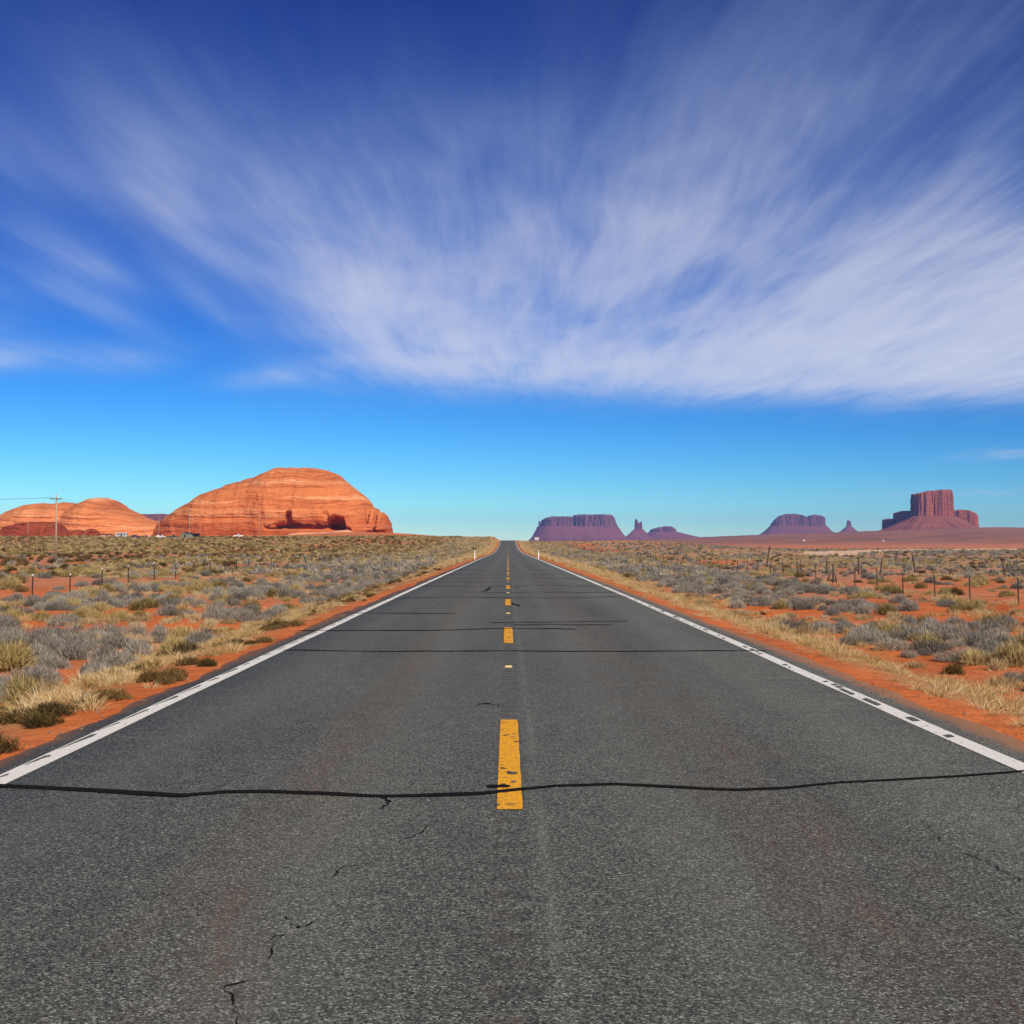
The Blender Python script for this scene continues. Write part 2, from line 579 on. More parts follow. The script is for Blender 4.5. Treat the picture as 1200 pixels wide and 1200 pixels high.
def rock_mat(name, pal, bands, band_scale, streak=0.0, cracks=1.0, warp=3.0, foot=None):
    """pal: light, mid, dark; bands: strength of the level strata"""
    m, k, p = new_mat(name)
    o = opos(k)
    x, y, z = k.sep(o)
    sc = 1.0 / band_scale
    wv = k.noise(o, .12 * sc, 3.0)
    zz = k.math('ADD', z, k.math('MULTIPLY', k.math('SUBTRACT', wv, .5), warp * band_scale))
    st = k.noise(k.xyz(k.math('MULTIPLY', x, .02 * sc), k.math('MULTIPLY', y, .02 * sc), k.math('MULTIPLY', zz, .8 * sc)), 1.0, 6.0, .62)
    c = k.ramp(st, [(.36, pal[2]), (.45, pal[1]), (.53, pal[1]), (.62, pal[0])])
    fl = k.mix(k.noise(o, .3 * sc, 5.0), pal[1], pal[0])
    c = k.mix(bands, fl, c)
    line = k.noise(k.xyz(k.math('MULTIPLY', x, .05 * sc), k.math('MULTIPLY', y, .05 * sc), k.math('MULTIPLY', zz, 2.6 * sc)), 1.0, 3.0, .5)
    c = k.mix(k.math('MULTIPLY', k.smooth(line, .60, .68), .5 * bands), c, tuple(q * .45 for q in pal[2]))
    if streak:
        sn = k.noise(k.xyz(k.math('MULTIPLY', x, .9 * sc), k.math('MULTIPLY', y, .9 * sc), k.math('MULTIPLY', z, .06 * sc)), 1.0, 5.0, .6)
        c = k.mix(k.math('MULTIPLY', k.smooth(sn, .5, .68), streak), c, tuple(q * .5 for q in pal[2]))
    if foot:     # the redder beds at the bottom of the formation
        fm = k.smooth(k.math('ADD', zz, k.math('MULTIPLY', k.noise(o, .12, 4.0), 5.0)), foot[0] + 4.5, foot[0] + 1.0)
        c = k.mix(k.math('MULTIPLY', fm, .75), c, k.mix(.5, k.mix(1.0, c, (.75, .55, .5), 'MULTIPLY'), foot[1]))
    g = k.noise(o, 2.2 * sc, 6.0, .65)
    f = k.lin(g, .25, .75, .86, 1.14)
    c = k.mix(1.0, c, k.xyz(f, f, f), 'MULTIPLY')
    k.link(c, p.inputs['Base Color'])
    p.inputs['Roughness'].default_value = .95
    p.inputs['Specular IOR Level'].default_value = .1
    h = k.math('ADD', k.math('ADD', k.math('MULTIPLY', st, 1.5 * bands), k.math('MULTIPLY', line, -.5 * bands)), k.math('MULTIPLY', g, .35))
    bump(k, p, h, .8 * cracks, band_scale)
    return m


def leaf_mat(name, cols, hue_obj=0.3, trans=0.25):
    """cols: list of plant colours; each blade takes its own place in the ramp, each plant shifts it"""
    m = bpy.data.materials.new(name)
    m.use_nodes = True
    k = NT(m.node_tree)
    out = k.new('ShaderNodeOutputMaterial')
    a = k.new('ShaderNodeAttribute', attribute_name='tone').outputs['Fac']
    ob = k.new('ShaderNodeObjectInfo').outputs['Random']
    t = k.math('ADD', k.math('MULTIPLY', a, 1 - hue_obj), k.math('MULTIPLY', ob, hue_obj))
    n = len(cols)
    c = k.ramp(t, [(i / (n - 1) * .8 + .1, q) for i, q in enumerate(cols)])
    d = k.new('ShaderNodeBsdfDiffuse')
    tr = k.new('ShaderNodeBsdfTranslucent')
    k.link(c, d.inputs[0])
    k.link(c, tr.inputs[0])
    mx = k.new('ShaderNodeMixShader')
    mx.inputs[0].default_value = trans
    k.link(d.outputs[0], mx.inputs[1])
    k.link(tr.outputs[0], mx.inputs[2])
    k.link(mx.outputs[0], out.inputs['Surface'])
    return m


M = {}
M['asphalt'] = asphalt()
M['white'] = paint("white_road_paint", (.74, .70, .62), .60)
M['yellow'] = paint("yellow_road_paint", (.82, .37, .010), .64, kind='dash')
M['tar'] = simple("crack_tar", (.012, .0105, .0095), .92, .3, 20, spec=.03)
M['ground'] = ground_mat()
M['track'] = simple("pale_track_dirt", (.62, .40, .25), .95, .15, 3)
M['dome'] = rock_mat("orange_sandstone", ((.76, .33, .150), (.62, .185, .058), (.40, .095, .026)), .92, 2.2, streak=.15, foot=(10.5, (.46, .10, .032)))
M['paledome'] = rock_mat("pale_orange_sandstone", ((.76, .34, .160), (.63, .20, .068), (.44, .11, .034)), .92, 2.6, streak=.1)
M['redrock'] = rock_mat("red_sandstone", ((.36, .085, .034), (.28, .055, .021), (.16, .030, .014)), .8, 3.0)
M['paleledge'] = rock_mat("pale_sandstone", ((.72, .42, .26), (.62, .30, .16), (.50, .18, .08)), .8, 1.2)
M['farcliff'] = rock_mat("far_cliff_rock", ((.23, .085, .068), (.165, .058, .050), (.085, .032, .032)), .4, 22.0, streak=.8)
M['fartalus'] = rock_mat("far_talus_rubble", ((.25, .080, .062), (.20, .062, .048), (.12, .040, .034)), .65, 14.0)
M['cliff'] = rock_mat("red_cliff_rock", ((.38, .115, .055), (.29, .078, .038), (.14, .04, .026)), .4, 14.0, streak=.7)
M['talus'] = rock_mat("talus_rubble", ((.31, .105, .06), (.25, .075, .042), (.15, .045, .03)), .65, 12.0)
M['wood'] = simple("weathered_wood", (.10, .065, .045), .9, .4, 9)
M['palewood'] = simple("sun_bleached_pole_wood", (.38, .29, .22), .9, .25, 5)
M['steel'] = simple("rusty_post_steel", (.035, .028, .024), .7, .4, 14)
M['tip'] = simple("white_post_paint", (.55, .52, .48), .6, .1, 20)
M['wire'] = simple("fence_wire", (.10, .085, .075), .6, .3, 5)
M['cable'] = simple("power_cable", (.03, .03, .035), .6, .1, 5)
M['whiteplastic'] = simple("white_marker_plastic", (.82, .82, .80), .5, .06, 8)
M['reflectorbody'] = simple("reflector_body", (.62, .46, .25), .5, .2, 30)
M['amber'] = simple("amber_reflector", (.75, .45, .12), .3, .1, 20)
M['sign'] = simple("sign_metal", (.55, .50, .47), .5, .08, 4)
M['green'] = simple("pale_green_boards", (.24, .27, .19), .85, .15, 3)
M['darkroof'] = simple("dark_roofing", (.05, .045, .045), .85, .2, 4)
M['grey'] = simple("grey_siding", (.38, .38, .38), .8, .1, 3)
M['adobe'] = simple("pink_adobe", (.55, .28, .19), .95, .12, 4)
M['glass'] = simple("dark_window_glass", (.02, .025, .03), .15, .1, 4, spec=.5)
M['carwhite'] = simple("white_car_paint", (.75, .75, .75), .3, .04, 2, spec=.5)
M['cardark'] = simple("dark_car_paint", (.04, .045, .06), .3, .04, 2, spec=.5)
M['tyre'] = simple("tyre_rubber", (.02, .02, .02), .85, .2, 20)
M['stone'] = simple("pale_stone", (.26, .155, .105), .9, .45, 3)
M['insul'] = simple("insulator_porcelain", (.30, .28, .27), .3, .1, 10)


# ------------------------------------------------------------------ ground sheet
def graded(parts):
    out = []
    for a, b, step in parts:
        out.append(np.arange(a, b, step))
    return np.unique(np.concatenate(out + [np.array([parts[-1][1]])]))


gxp = graded([(4.0, 7, .2), (7, 26, .3), (26, 60, .8), (60, 140, 2), (140, 400, 6), (400, 1200, 25), (1200, 4000, 60), (4000, 9000, 500)])
gx = np.concatenate([-gxp[::-1], np.arange(-3, 3.1, 1.5), gxp])
gy = graded([(-60, 2, 4), (2, 40, .3), (40, 130, .5), (130, 300, 1.5), (300, 720, 4), (720, 2000, 25), (2000, 6500, 60), (6500, 9500, 500)])
GX, GY = np.meshgrid(gx, gy)
GZ = terrain(GX, GY)
nx, ny = len(gx), len(gy)
ii = np.arange(nx * ny).reshape(ny, nx)
gf = np.stack([ii[:-1, :-1], ii[:-1, 1:], ii[1:, 1:], ii[1:, :-1]], -1).reshape(-1, 4)
gme = mesh_from("ground", np.stack([GX.ravel(), GY.ravel(), GZ.ravel()], -1), gf, M['ground'], True)


def veg_cover(x, y):
    """how far the bare soil gives way to litter and low plants, 0..1"""
    patch = fbm(x * .045, y * .045, 0, 3, 61)
    left_far = sstep(-x, 24, 34) * np.clip(0.25 + 1.3 * fbm(x * .085, y * .03, 0, 3, 511), 0, .7)
    right_far = sstep(x, 30, 46) * (sstep(y, 75, 120) * .85 + .2 + .8 * patch)
    strip = sstep(np.abs(x), 8, 11) * (0.35 + .8 * patch)
    v = np.maximum(np.maximum(left_far, right_far), strip)
    return np.clip(v, 0, 1) * (1 - .55 * sstep(y, 330, 600))


def straw_cover(x, y):
    d = np.where(x < 0, PL - x, x - PR)
    k = np.where(x < 0, sstep(d, .25, 1.0) * (1 - sstep(d, 2.4, 5.0)), sstep(d, .3, 1.2) * (1 - sstep(d, 3.4, 6.5)))
    return np.clip(k * (0.75 + .8 * fbm(x * .3, y * .12, 0, 3, 63)), 0, 1)


def far_scrub(x, y):
    return .88 * sstep(y, 1200, 2100) * (0.85 + .15 * fbm(x * .003, y * .003, 0, 2, 65)) * sstep(x, 100, 400)


for nm, fn in (('veg', veg_cover), ('straw', straw_cover), ('far_scrub', far_scrub)):
    at = gme.attributes.new(nm, 'FLOAT', 'POINT')
    at.data.foreach_set('value', fn(GX, GY).ravel().astype(np.float32))
tag(obj("ground", gme), kind='structure')

# ------------------------------------------------------------------ road and its markings
ry = np.concatenate([np.arange(-40, 4, 1.0), np.arange(4, 60, .15), np.arange(60, 130, .5), np.arange(130, 330, 2), np.arange(330, 700, 4), np.arange(700, 800, 10)])
ny_ = len(ry)
jl = .05 * fbm(ry * 5, 0, 0, 3, 70) + .09 * fbm(ry * .9, 0, 0, 3, 71) + .12 * fbm(ry * .15, 0, 0, 2, 72)
jr = .05 * fbm(ry * 5, 5, 0, 3, 76) + .09 * fbm(ry * .9, 5, 0, 3, 73) + .12 * fbm(ry * .15, 5, 0, 2, 74)
cols = [(PL + jl - .06, -.08), (PL + jl, 0), (np.full(ny_, -2.0), 0), (np.zeros(ny_), 0), (np.full(ny_, 2.0), 0), (PR + jr, 0), (PR + jr + .06, -.08)]
rv = np.stack([np.stack([cx, ry, zroad(ry) + dz], -1) for cx, dz in cols], 1).reshape(-1, 3)
q = np.arange(ny_ * len(cols)).reshape(ny_, len(cols))
rf = np.stack([q[:-1, :-1], q[:-1, 1:], q[1:, 1:], q[1:, :-1]], -1).reshape(-1, 4)
road = tag(obj("road", mesh_from("road", rv, rf, M['asphalt'])), kind='structure')


def strip(name, path, mat, dz, parent=road):
    """path: list of (x, y, half_width_vector) -> ribbon lying on the road"""
    v = []
    for (x, y, hx, hy) in path:
        for s in (-1, 1):
            v.append((x + s * hx, y + s * hy, float(zroad(y + s * hy)) + dz))
    f = [(2 * i, 2 * i + 1, 2 * i + 3, 2 * i + 2) for i in range(len(path) - 1)]
    me = mesh_from(name, v, f, mat)
    if me.polygons[0].normal.z < 0:
        me.flip_normals()
    return obj(name, me, parent)


for x0, sgn in ((RL, 1), (RR, 2)):
    ys = np.concatenate([np.arange(-40, 130, 1.0), np.arange(130, 330, 3), np.arange(330, 760, 4)])
    wv = .012 * fbm(ys * .4, sgn * 9, 0, 2, 75)
    strip("edge_line", [(x0 + w, y, .085, 0) for y, w in zip(ys, wv)], M['white'], .004)
# bare patches in the edge lines, where the paint has lifted in short slanted pieces
def road_poly(name, pts, mat, dz):
    me = mesh_from(name, [(x, y, float(zroad(y)) + dz) for x, y in pts], [tuple(range(len(pts)))], mat)
    if me.polygons[0].normal.z < 0:
        me.flip_normals()
    return obj(name, me, road)


r2 = random.Random(5)
y = 5.5
while y < 44:
    ln = r2.uniform(.25, 1.1)
    xo, w = RL - .055 + r2.uniform(-.006, .01), r2.uniform(.02, .05)
    j = lambda a: r2.uniform(-a, a)
    road_poly("bare_patch", [(xo - .006, y), (xo + w * .45 + j(.006), y + ln * .45), (xo + w * .55 + j(.008), y + ln * .62), (xo + w, y + ln * .86), (xo + w * .8, y + ln), (xo + .004, y + ln * .93), (xo - .004 + j(.004), y + ln * .5)], M['asphalt'], .0075)
    y += ln + r2.uniform(.02, .35) + max(0, (y - 20) * .02)
y = 6.0
while y < 48:
    ln = r2.choice([.08, .12, .15, .25, .5])
    xa = RR - .035 + r2.uniform(-.02, .035)
    xb = xa + r2.uniform(.035, .085)
    sl = r2.uniform(.02, .09)
    j = lambda a: r2.uniform(-a, a)
    road_poly("bare_patch", [(xa, y), (xa + (xb - xa) * .5, y + sl * .4 + j(.01)), (xb, y + sl), (xb + j(.008), y + ln * .5 + sl), (xb, y + ln + sl), (xa + (xb - xa) * .4, y + ln + sl * .5 + j(.012)), (xa + j(.01), y + ln)], M['asphalt'], .0075)
    y += ln + r2.choice([.1, .2, .35, .8, 1.5]) + max(0, (y - 18) * .03)

for i in range(38):
    y0 = 7.3 + 12.2 * i
    n = 14
    pts = []
    for j in range(n + 1):
        t = j / n
        e = .004 * math.sin(j * 2.1 + i)
        hw = .078 * (1 if 0 < j < n else .95)
        pts.append((.012 + e * .4, y0 + 3.7 * t, hw + e * .25, 0))
    pts.insert(1, (pts[0][0], y0 + .03, .078, 0))
    strip("centre_dash", pts, M['yellow'], .004)


def seal(x0, x1, y0, wav, hw, seed, tail=None, n=60):
    pts = []
    for i in range(n + 1):
        t = i / n
        x = x0 + (x1 - x0) * t
        y = y0 + float(wav * fbm(x * .55, seed, 0, 3, seed)) + (tail or 0) * t
        w = hw * (1 + .55 * float(fbm(x * 2.3, seed, 0, 2, seed + 3)))
        if i in (0, n):
            w *= .25
        pts.append((x, y, 0, w))
    return strip("crack_seal", pts, M['tar'], .007)


seal(-.14, .02, 7.98, .02, .05, 82, n=8)
seal(-3.4, 3.9, 18.1, .25, .045, 83)
seal(-3.9, 1.3, 22.4, .5, .07, 84, tail=.5)
seal(.1, 2.1, 23.9, .4, .06, 85)
seal(-.35, 2.5, 24.4, .3, .05, 88, tail=.5)
seal(-3.8, -1.2, 28.0, .5, .06, 86)
seal(-3.9, 3.9, 36.5, .9, .075, 87)
seal(-1.9, 3.9, 40.5, .7, .07, 89)
for yy, a, b, sd in ((47, -3.9, 4.0, 90), (52, -3.9, 0.2, 91), (58, -3.5, 3.6, 92), (66, -3.9, 4.0, 93), (78, -3.9, 4.0, 94), (95, -3.9, 3.5, 95), (118, -3.9, 4, 96)):
    seal(a, b, yy, .9, .11, sd)


def gp(px, py):
    d = F * EYE / (py - HZ)
    return ((px - VX) * d / F, d)


def crack(pts, hw):
    """fine open crack through x,y points"""
    out = []
    for i in range(len(pts) - 1):
        (xa, ya), (xb, yb) = pts[i], pts[i + 1]
        for j in range(16):
            t = j / 16
            out.append((xa + (xb - xa) * t, ya + (yb - ya) * t))
    out.append(pts[-1])
    pp = []
    for i, (x, y) in enumerate(out):
        j0, j1 = max(i - 1, 0), min(i + 1, len(out) - 1)
        dx, dy = out[j1][0] - out[j0][0], out[j1][1] - out[j0][1]
        l = math.hypot(dx, dy) or 1
        w = hw * (0.15 + 2.2 * abs(float(fbm(x * 13, y * 9, 0, 2, 99)))) * (1 if 0 < i < len(out) - 1 else .2)
        x += .035 * float(fbm(x * 11, y * 11, 1, 3, 97, .65))
        y += .05 * float(fbm(x * 11, y * 11, 3, 3, 98, .65))
        pp.append((x, y, dy / l * w, -dx / l * w))
    return strip("crack", pp, M['tar'], .006)


sp = [gp(*p) for p in ((-12, 918), (60, 921), (130, 925), (215, 930), (262, 926), (300, 925), (370, 927), (440, 931), (500, 930), (560, 928), (600, 924), (650, 919), (720, 917), (800, 921), (860, 924), (920, 922), (985, 915), (1050, 912), (1120, 908), (1205, 902))]
xs_ = np.linspace(sp[0][0], sp[-1][0], 90)
ys_ = np.interp(xs_, [p[0] for p in sp], [p[1] for p in sp]) + .012 * fbm(xs_ * 3, 0, 0, 2, 321)
ws_ = .034 * (1 + .6 * fbm(xs_ * 1.3, 4, 0, 3, 322)) * np.where(xs_ < .1, 1.15, .85)
strip("crack_seal", [(x, y, 0, w) for x, y, w in zip(xs_, ys_, ws_)], M['tar'], .007)
for i in range(5):
    y0 = 7.3 + 12.2 * i
    for q_ in range(11):
        yc = y0 + r2.uniform(.1, 3.6)
        xc_ = r2.choice([r2.uniform(-.04, .05), r2.uniform(-.04, .05), -.06, .08])
        w_, l_ = r2.uniform(.014, .042), r2.uniform(.012, .04)
        if q_ == 0:
            yc, xc_, w_, l_ = y0 + 1.15, .03, .05, .07
        n_ = 8
        road_poly("worn_notch", [(xc_ + w_ * math.cos(6.283 * t / n_) * r2.uniform(.6, 1.2), yc + l_ * math.sin(6.283 * t / n_) * r2.uniform(.5, 1.2)) for t in range(n_)], M['asphalt'], .0068)
crack([gp(*p) for p in ((288, 1196), (272, 1165), (270, 1148), (290, 1142))], .0028)
crack([gp(*p) for p in ((330, 1070), (345, 1078), (356, 1083), (372, 1076))], .0035)
crack([gp(*p) for p in ((308, 1120), (326, 1106), (312, 1098), (340, 1092))], .0022)
crack([gp(*p) for p in ((388, 1026), (400, 1013), (440, 1008))], .003)
crack([gp(*p) for p in ((470, 985), (495, 972), (514, 960))], .003)
crack([gp(*p) for p in ((1076, 957), (1100, 983), (1140, 1003), (1196, 1030))], .003)
crack([gp(*p) for p in ((448, 928), (454, 936), (452, 946))], .016)
crack([gp(*p) for p in ((560, 825), (572, 823), (585, 826))], .018)
crack([gp(*p) for p in ((565, 692), (572, 689), (575, 686))], .06)
crack([gp(*p) for p in ((599, 705), (604, 707), (609, 709))], .05)

# raised reflectors between the dashes
rm = MB().box(-.05, .05, -.05, .05, 0, .02, .012)
for i in range(12):
    y = 15.7 + 12.2 * i
    t = thing("road_reflector", "small raised amber reflector on the centre line, " + (["nearest of the row", "second of the row", "third of the row"][i] if i < 3 else "farther up the road"), "road reflector", (.01, y, float(zroad(y)) + .002), 0, "raised reflectors along the centre line")
    if i == 0:
        body = rm.build("housing", M['reflectorbody'], t)
        lens = MB().box(-.042, .042, -.046, -.040, .004, .017, 0).build("lens", M['amber'], t)
        proto_parts = (body, lens)
    else:
        for pp_ in proto_parts:
            c_ = pp_.copy()
            C.objects.link(c_)
            c_.parent = t

# pale dirt track crossing the right hand flats
TX = lambda t: np.interp(t, [0, .3, .7, 1], [74, 150, 255, 340])
TY = lambda t: np.interp(t, [0, .3, .7, 1], [292, 480, 590, 650])
tt = np.linspace(0, 1, 161)
tw = np.interp(tt, [0, .03, .12, .25, 1], [1, 9, 20, 15, 26]) * (1 + .35 * fbm(tt * 30, 0, 0, 3, 77))
tc = np.linspace(-1, 1, 9)
tX = TX(tt)[:, None] - tc[None] * tw[:, None] * .5
tY = TY(tt)[:, None] + tc[None] * tw[:, None]
tZ = terrain(tX, tY) + .14 - .12 * np.abs(tc[None]) ** 4
qi = np.arange(tX.size).reshape(tX.shape)
tf = np.stack([qi[:-1, :-1], qi[1:, :-1], qi[1:, 1:], qi[:-1, 1:]], -1).reshape(-1, 4)
tme = mesh_from("dirt_track", np.stack([tX.ravel(), tY.ravel(), tZ.ravel()], -1), tf, M['track'], True)
if tme.polygons[0].normal.z < 0:
    tme.flip_normals()
tag(obj("dirt_track", tme), kind='structure')


def on_track(x, y):
    yc = np.interp(x, TX(tt), TY(tt), left=-999)
    return np.abs(y - yc) < 24


# ------------------------------------------------------------------ sandstone domes
def dome(name, label, prof, d, depth, base, mat, seed, ledge=.9, caves=(), p=.62, lumps=1.0, nxs=340, nth=110):
    """prof: outline (px, py) at distance d, solid rounded rock 2*depth metres thick"""
    xs = np.array([wx(a, d) for a, b in prof])
    hs = np.array([wz(b, d) for a, b in prof]) - base
    st = np.linspace(xs[0], xs[-1], nxs)
    H = np.maximum(np.interp(st, xs, hs), .05)
    H = H * (1 + .012 * fbm(st * .25, seed, 0, 3, seed + 2)) + .5 * fbm(st * .08, seed, 0, 3, seed + 3) * np.clip(H / 8, 0, 1)
    Hm = H.max()
    D = depth * (H / Hm) ** .55 + .5
    th = np.linspace(0, math.pi, nth)
    X, T = np.meshgrid(st, th, indexing='ij')
    Hh, Dd = H[:, None], D[:, None]
    cs, sn = np.cos(T), np.sin(T)
    Y = -np.sign(cs) * np.abs(cs) ** .8 * Dd
    Z = Hh * np.abs(sn) ** p
    n = fbm(X * .05, Y * .05, Z * .05, 4, seed)
    zz = Z + 2.0 * fbm(X * .02, Y * .02, 0, 2, seed + 5)
    lay = fbm(zz * .7, X * .01, 0, 3, seed + 7, .6)
    lay = np.sign(lay) * np.abs(lay) ** .6 + .5 * np.abs(fbm(zz * .16, X * .006, 0, 2, seed + 8)) * 2
    push = lumps * 2.6 * n + ledge * 1.5 * lay + .35 * fbm(X * .4, Y * .4, Z * .8, 3, seed + 9)
    fac = np.clip(Hh / 6.0, 0, 1)
    Y = Y - cs * push * fac
    Xo = X + .7 * fbm(X * .2, Y * .2, Z * .5, 3, seed + 11) * fac
    Z = Z * (1 + .012 * fbm(X * .3, Y * .3, 0, 2, seed + 13))
    for (px, py, rx, rz, dep) in caves:
        cx, cz = wx(px, d), wz(py, d) - base
        qx = (X - cx) / (rx * d / F)
        qz = (Z - cz) / (rz * d / F)
        g = np.where(cs > 0, 1, 0) * sstep(1.25 - np.sqrt(qx ** 2 + qz ** 2 + .0), 0, .5)
        Y = Y + g * dep
    v = np.stack([Xo, Y, Z - 3.0 * (np.abs(cs) ** 6)], -1).reshape(-1, 3)
    idx = np.arange(nxs * nth).reshape(nxs, nth)
    f = np.stack([idx[:-1, :-1], idx[1:, :-1], idx[1:, 1:], idx[:-1, 1:]], -1).reshape(-1, 4)
    cx = (st[0] + st[-1]) / 2
    v[:, 0] -= cx
    me = mesh_from(name, v, f, mat, True)
    o = obj(name, me, None, (cx, d, base))
    return tag(o, label, "rock dome" if 'dome' in name else "rock outcrop")


dome("sandstone_dome", "largest orange sandstone dome with layered flanks and a dark cave low on its right",
     [(186, 627), (190, 615), (202, 605), (215, 594.5), (227, 588.7), (240, 580), (262, 572), (280, 566), (302, 560), (322, 551), (326, 549.5), (340, 549), (375, 550.5),
      (396, 555.7), (402, 562), (417, 573.5), (430, 584), (435, 592), (438, 595), (442, 596.5), (444.5, 601), (450, 600.5), (455, 608), (458, 618), (459, 628)],
     750, 46, 4.4, M['dome'], 201, caves=[(353, 603, 4, 6, 8), (404, 611, 9, 8.5, 15), (394, 600, 3, 4, 2.0), (436, 603, 1.6, 9, 5), (444, 611, 1.5, 9, 4), (368, 612.5, 38, 3.2, 14), (446, 621, 12, 3.5, 7), (412, 618, 8, 5, 8), (345, 620.5, 30, 1.4, 3), (332, 557, 5, 1.2, 2), (365, 553.5, 5, 1.2, 2)])
dome("sandstone_dome", "long orange sandstone dome with two rounded humps behind the tall utility pole",
     [(-60, 628), (-30, 618), (0, 609.5), (12, 605), (26, 597), (42, 591.6), (54, 590), (66, 592), (72, 591), (80, 589.4), (88, 590), (95, 594), (98, 593.4), (106, 589), (114, 585),
      (119, 583.7), (125, 583.8), (132, 587), (140, 593), (148, 597), (156, 600), (164, 605), (174, 609), (190, 613), (206, 620), (214, 629)],
     850, 52, 4.0, M['paledome'], 241, ledge=1.0, nxs=460)
dome("rock_outcrop", "low dark red rock outcrop at the foot of the long left dome",
     [(4, 630), (10, 620), (14, 615.5), (24, 613), (32, 612.3), (48, 611.3), (62, 611), (66, 612.5), (70, 617), (76, 622), (80, 627), (82, 630)],
     700, 20, 4.2, M['redrock'], 261, ledge=1.2, caves=[(62, 613, 3, 2.2, 4), (78, 627, 2, 3, 4), (14, 616, 2, 1.5, 2), (30, 615, 12, 1, 2)], nxs=180, nth=70)
dome("rock_outcrop", "small red rock outcrop with a black hollow at its right end",
     [(80, 630.5), (84, 625), (88, 622), (93, 621), (98, 623), (104, 621), (108, 619.5), (112, 622), (114, 626), (116, 630.5)],
     690, 12, 4.2, M['redrock'], 271, ledge=1.0, caves=[(111.5, 626, 2, 2.6, 4), (91, 623, 1.5, 2.5, 2.5)], nxs=120, nth=60)


dome("rock_outcrop", "pale sandy rock ledge along the foot of the largest dome, below its cave",
     [(334, 628), (340, 625.5), (352, 624.2), (372, 623.6), (388, 623), (398, 621.4), (408, 620.8), (414, 623), (420, 627.5)],
     704, 5, 4.2, M['paleledge'], 281, ledge=.5, nxs=120, nth=40)

# ------------------------------------------------------------------ far buttes
def polyf(prof, d):
    xs = [wx(a, d) for a, b in prof]
    zs = [wz(b, d) for a, b in prof]
    return lambda x: np.interp(x, xs, zs)


def butte(name, label, cat, d, blocks, talus, seed, core=None):
    """blocks: (px left, px right, top outline, py cliff foot, half depth m); talus: (px left, px right, py base, half depth m)"""
    root = thing(name, label, cat, (wx((talus[0] + talus[1]) / 2, d), d, 0))
    X0 = root.location.x
    NA = 480
    th = np.linspace(0, 2 * math.pi, NA, endpoint=False)
    ct, sn = np.cos(th), np.sin(th)

    def ring(a, b, e):
        r = (np.abs(ct) ** e + np.abs(sn) ** e) ** (-1 / e)
        return ct * r * a, sn * r * b

    def loft(rings, nm, mat):
        v = np.concatenate([np.stack(q, -1) for q in rings])
        n = len(rings)
        idx = np.arange(n * NA).reshape(n, NA)
        j = np.roll(idx, -1, axis=1)
        f = np.stack([idx[:-1], j[:-1], j[1:], idx[1:]], -1).reshape(-1, 4)
        v[:, 0] -= X0
        me = mesh_from(nm, v, f, mat, False)
        return obj(nm, me, root)
    # rubble skirt
    tl, tr, tb, td = talus
    zb = wz(tb, d)
    core = blocks if core is None else [blocks[i] for i in core]
    L = min(b[0] for b in core)
    Rr = max(b[1] for b in core)
    zc = np.mean([wz(b[3], d) for b in core])
    rings = []
    for j in range(16):
        t = j / 15
        s = t ** .8
        xl = wx(tl + (L - 1 - tl) * s, d)
        xr = wx(tr + (Rr + 1 - tr) * s, d)
        a = (xr - xl) / 2
        rx, ry_ = ring(a, td + (max(b[4] for b in core) * 1.05 - td) * s, 2.4 + 1.0 * t)
        gul = 1 + .06 * fbm(ct * 7, sn * 7, t * .7, 4, seed) * (1 - .5 * t)
        z = zb - 8 + (zc + 3 - zb + 8) * (.62 * t + .38 * t ** 2) + 4.0 * fbm(ct * 9, sn * 9, t * 2, 3, seed + 3) * math.sin(t * 3.1)
        rings.append(((xl + xr) / 2 + rx * gul, ry_ * gul, z))
    rings.append(((xl + xr) / 2 + rx * .2, ry_ * .2, np.full(NA, zc + 4)))
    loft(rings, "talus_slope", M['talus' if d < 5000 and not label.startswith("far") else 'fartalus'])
    for bi, (l, r, prof, pf, hd, *off) in enumerate(blocks):
        off = off[0] if off else 0.0
        dd = d + off
        top = polyf(prof, dd)
        zf = wz(pf, dd) - 22
        a = wx((r - l) / 2 + VX, dd) * .95
        xc = wx((l + r) / 2, dd)
        rings = []
        amp = min(1.0, a / 60)
        for j in range(19):
            t = j / 18
            bx, by = ring(a, hd, 4.0 if a > 40 else 2.3)
            px_, py_ = xc + bx, by
            kf = min(2.2, max(.8, 150 / a))
            px_, py_ = px_ * kf, py_ * kf
            fl = .07 * fbm(px_ * .018 + 9, py_ * .018, t * .4, 2, seed + 20 + bi) - .07 * (1 - np.abs(fbm(px_ * .045, py_ * .045, t * .5, 2, seed + 30 + bi)) * 2.2).clip(0, 1) ** 2.5 + .03 * fbm(px_ * .12, py_ * .12, t * 2, 2, seed + 35 + bi)
            lay = .012 * float(fbm(t * 9, seed, 0, 2, seed + 40))
            batter = 1 + .035 * (1 - t) - .02 * t ** 6
            g = (1 + fl * amp * 1.3) * batter + lay
            X, Y = xc + bx * g, by * g + off
            zt = top(np.clip(X, xc - a * .995, xc + a * .995)) + d / 1500 * fbm(X * .03, Y * .03, 0, 3, seed + 50)
            rings.append((X, Y, zf + (zt - zf) * t))
        for q in (.95, .85, .7, .5, .3, .12, .01):
            X2, Y2 = xc + (X - xc) * q, off + (Y - off) * q
            zt = top(np.clip(X2, xc - a * .995, xc + a * .995)) + d / 1500 * fbm(X2 * .03, Y2 * .03, 0, 3, seed + 50) + (1 - q) * 2.5
            rings.append((X2, Y2, zt))
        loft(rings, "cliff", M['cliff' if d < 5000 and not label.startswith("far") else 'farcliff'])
    return root


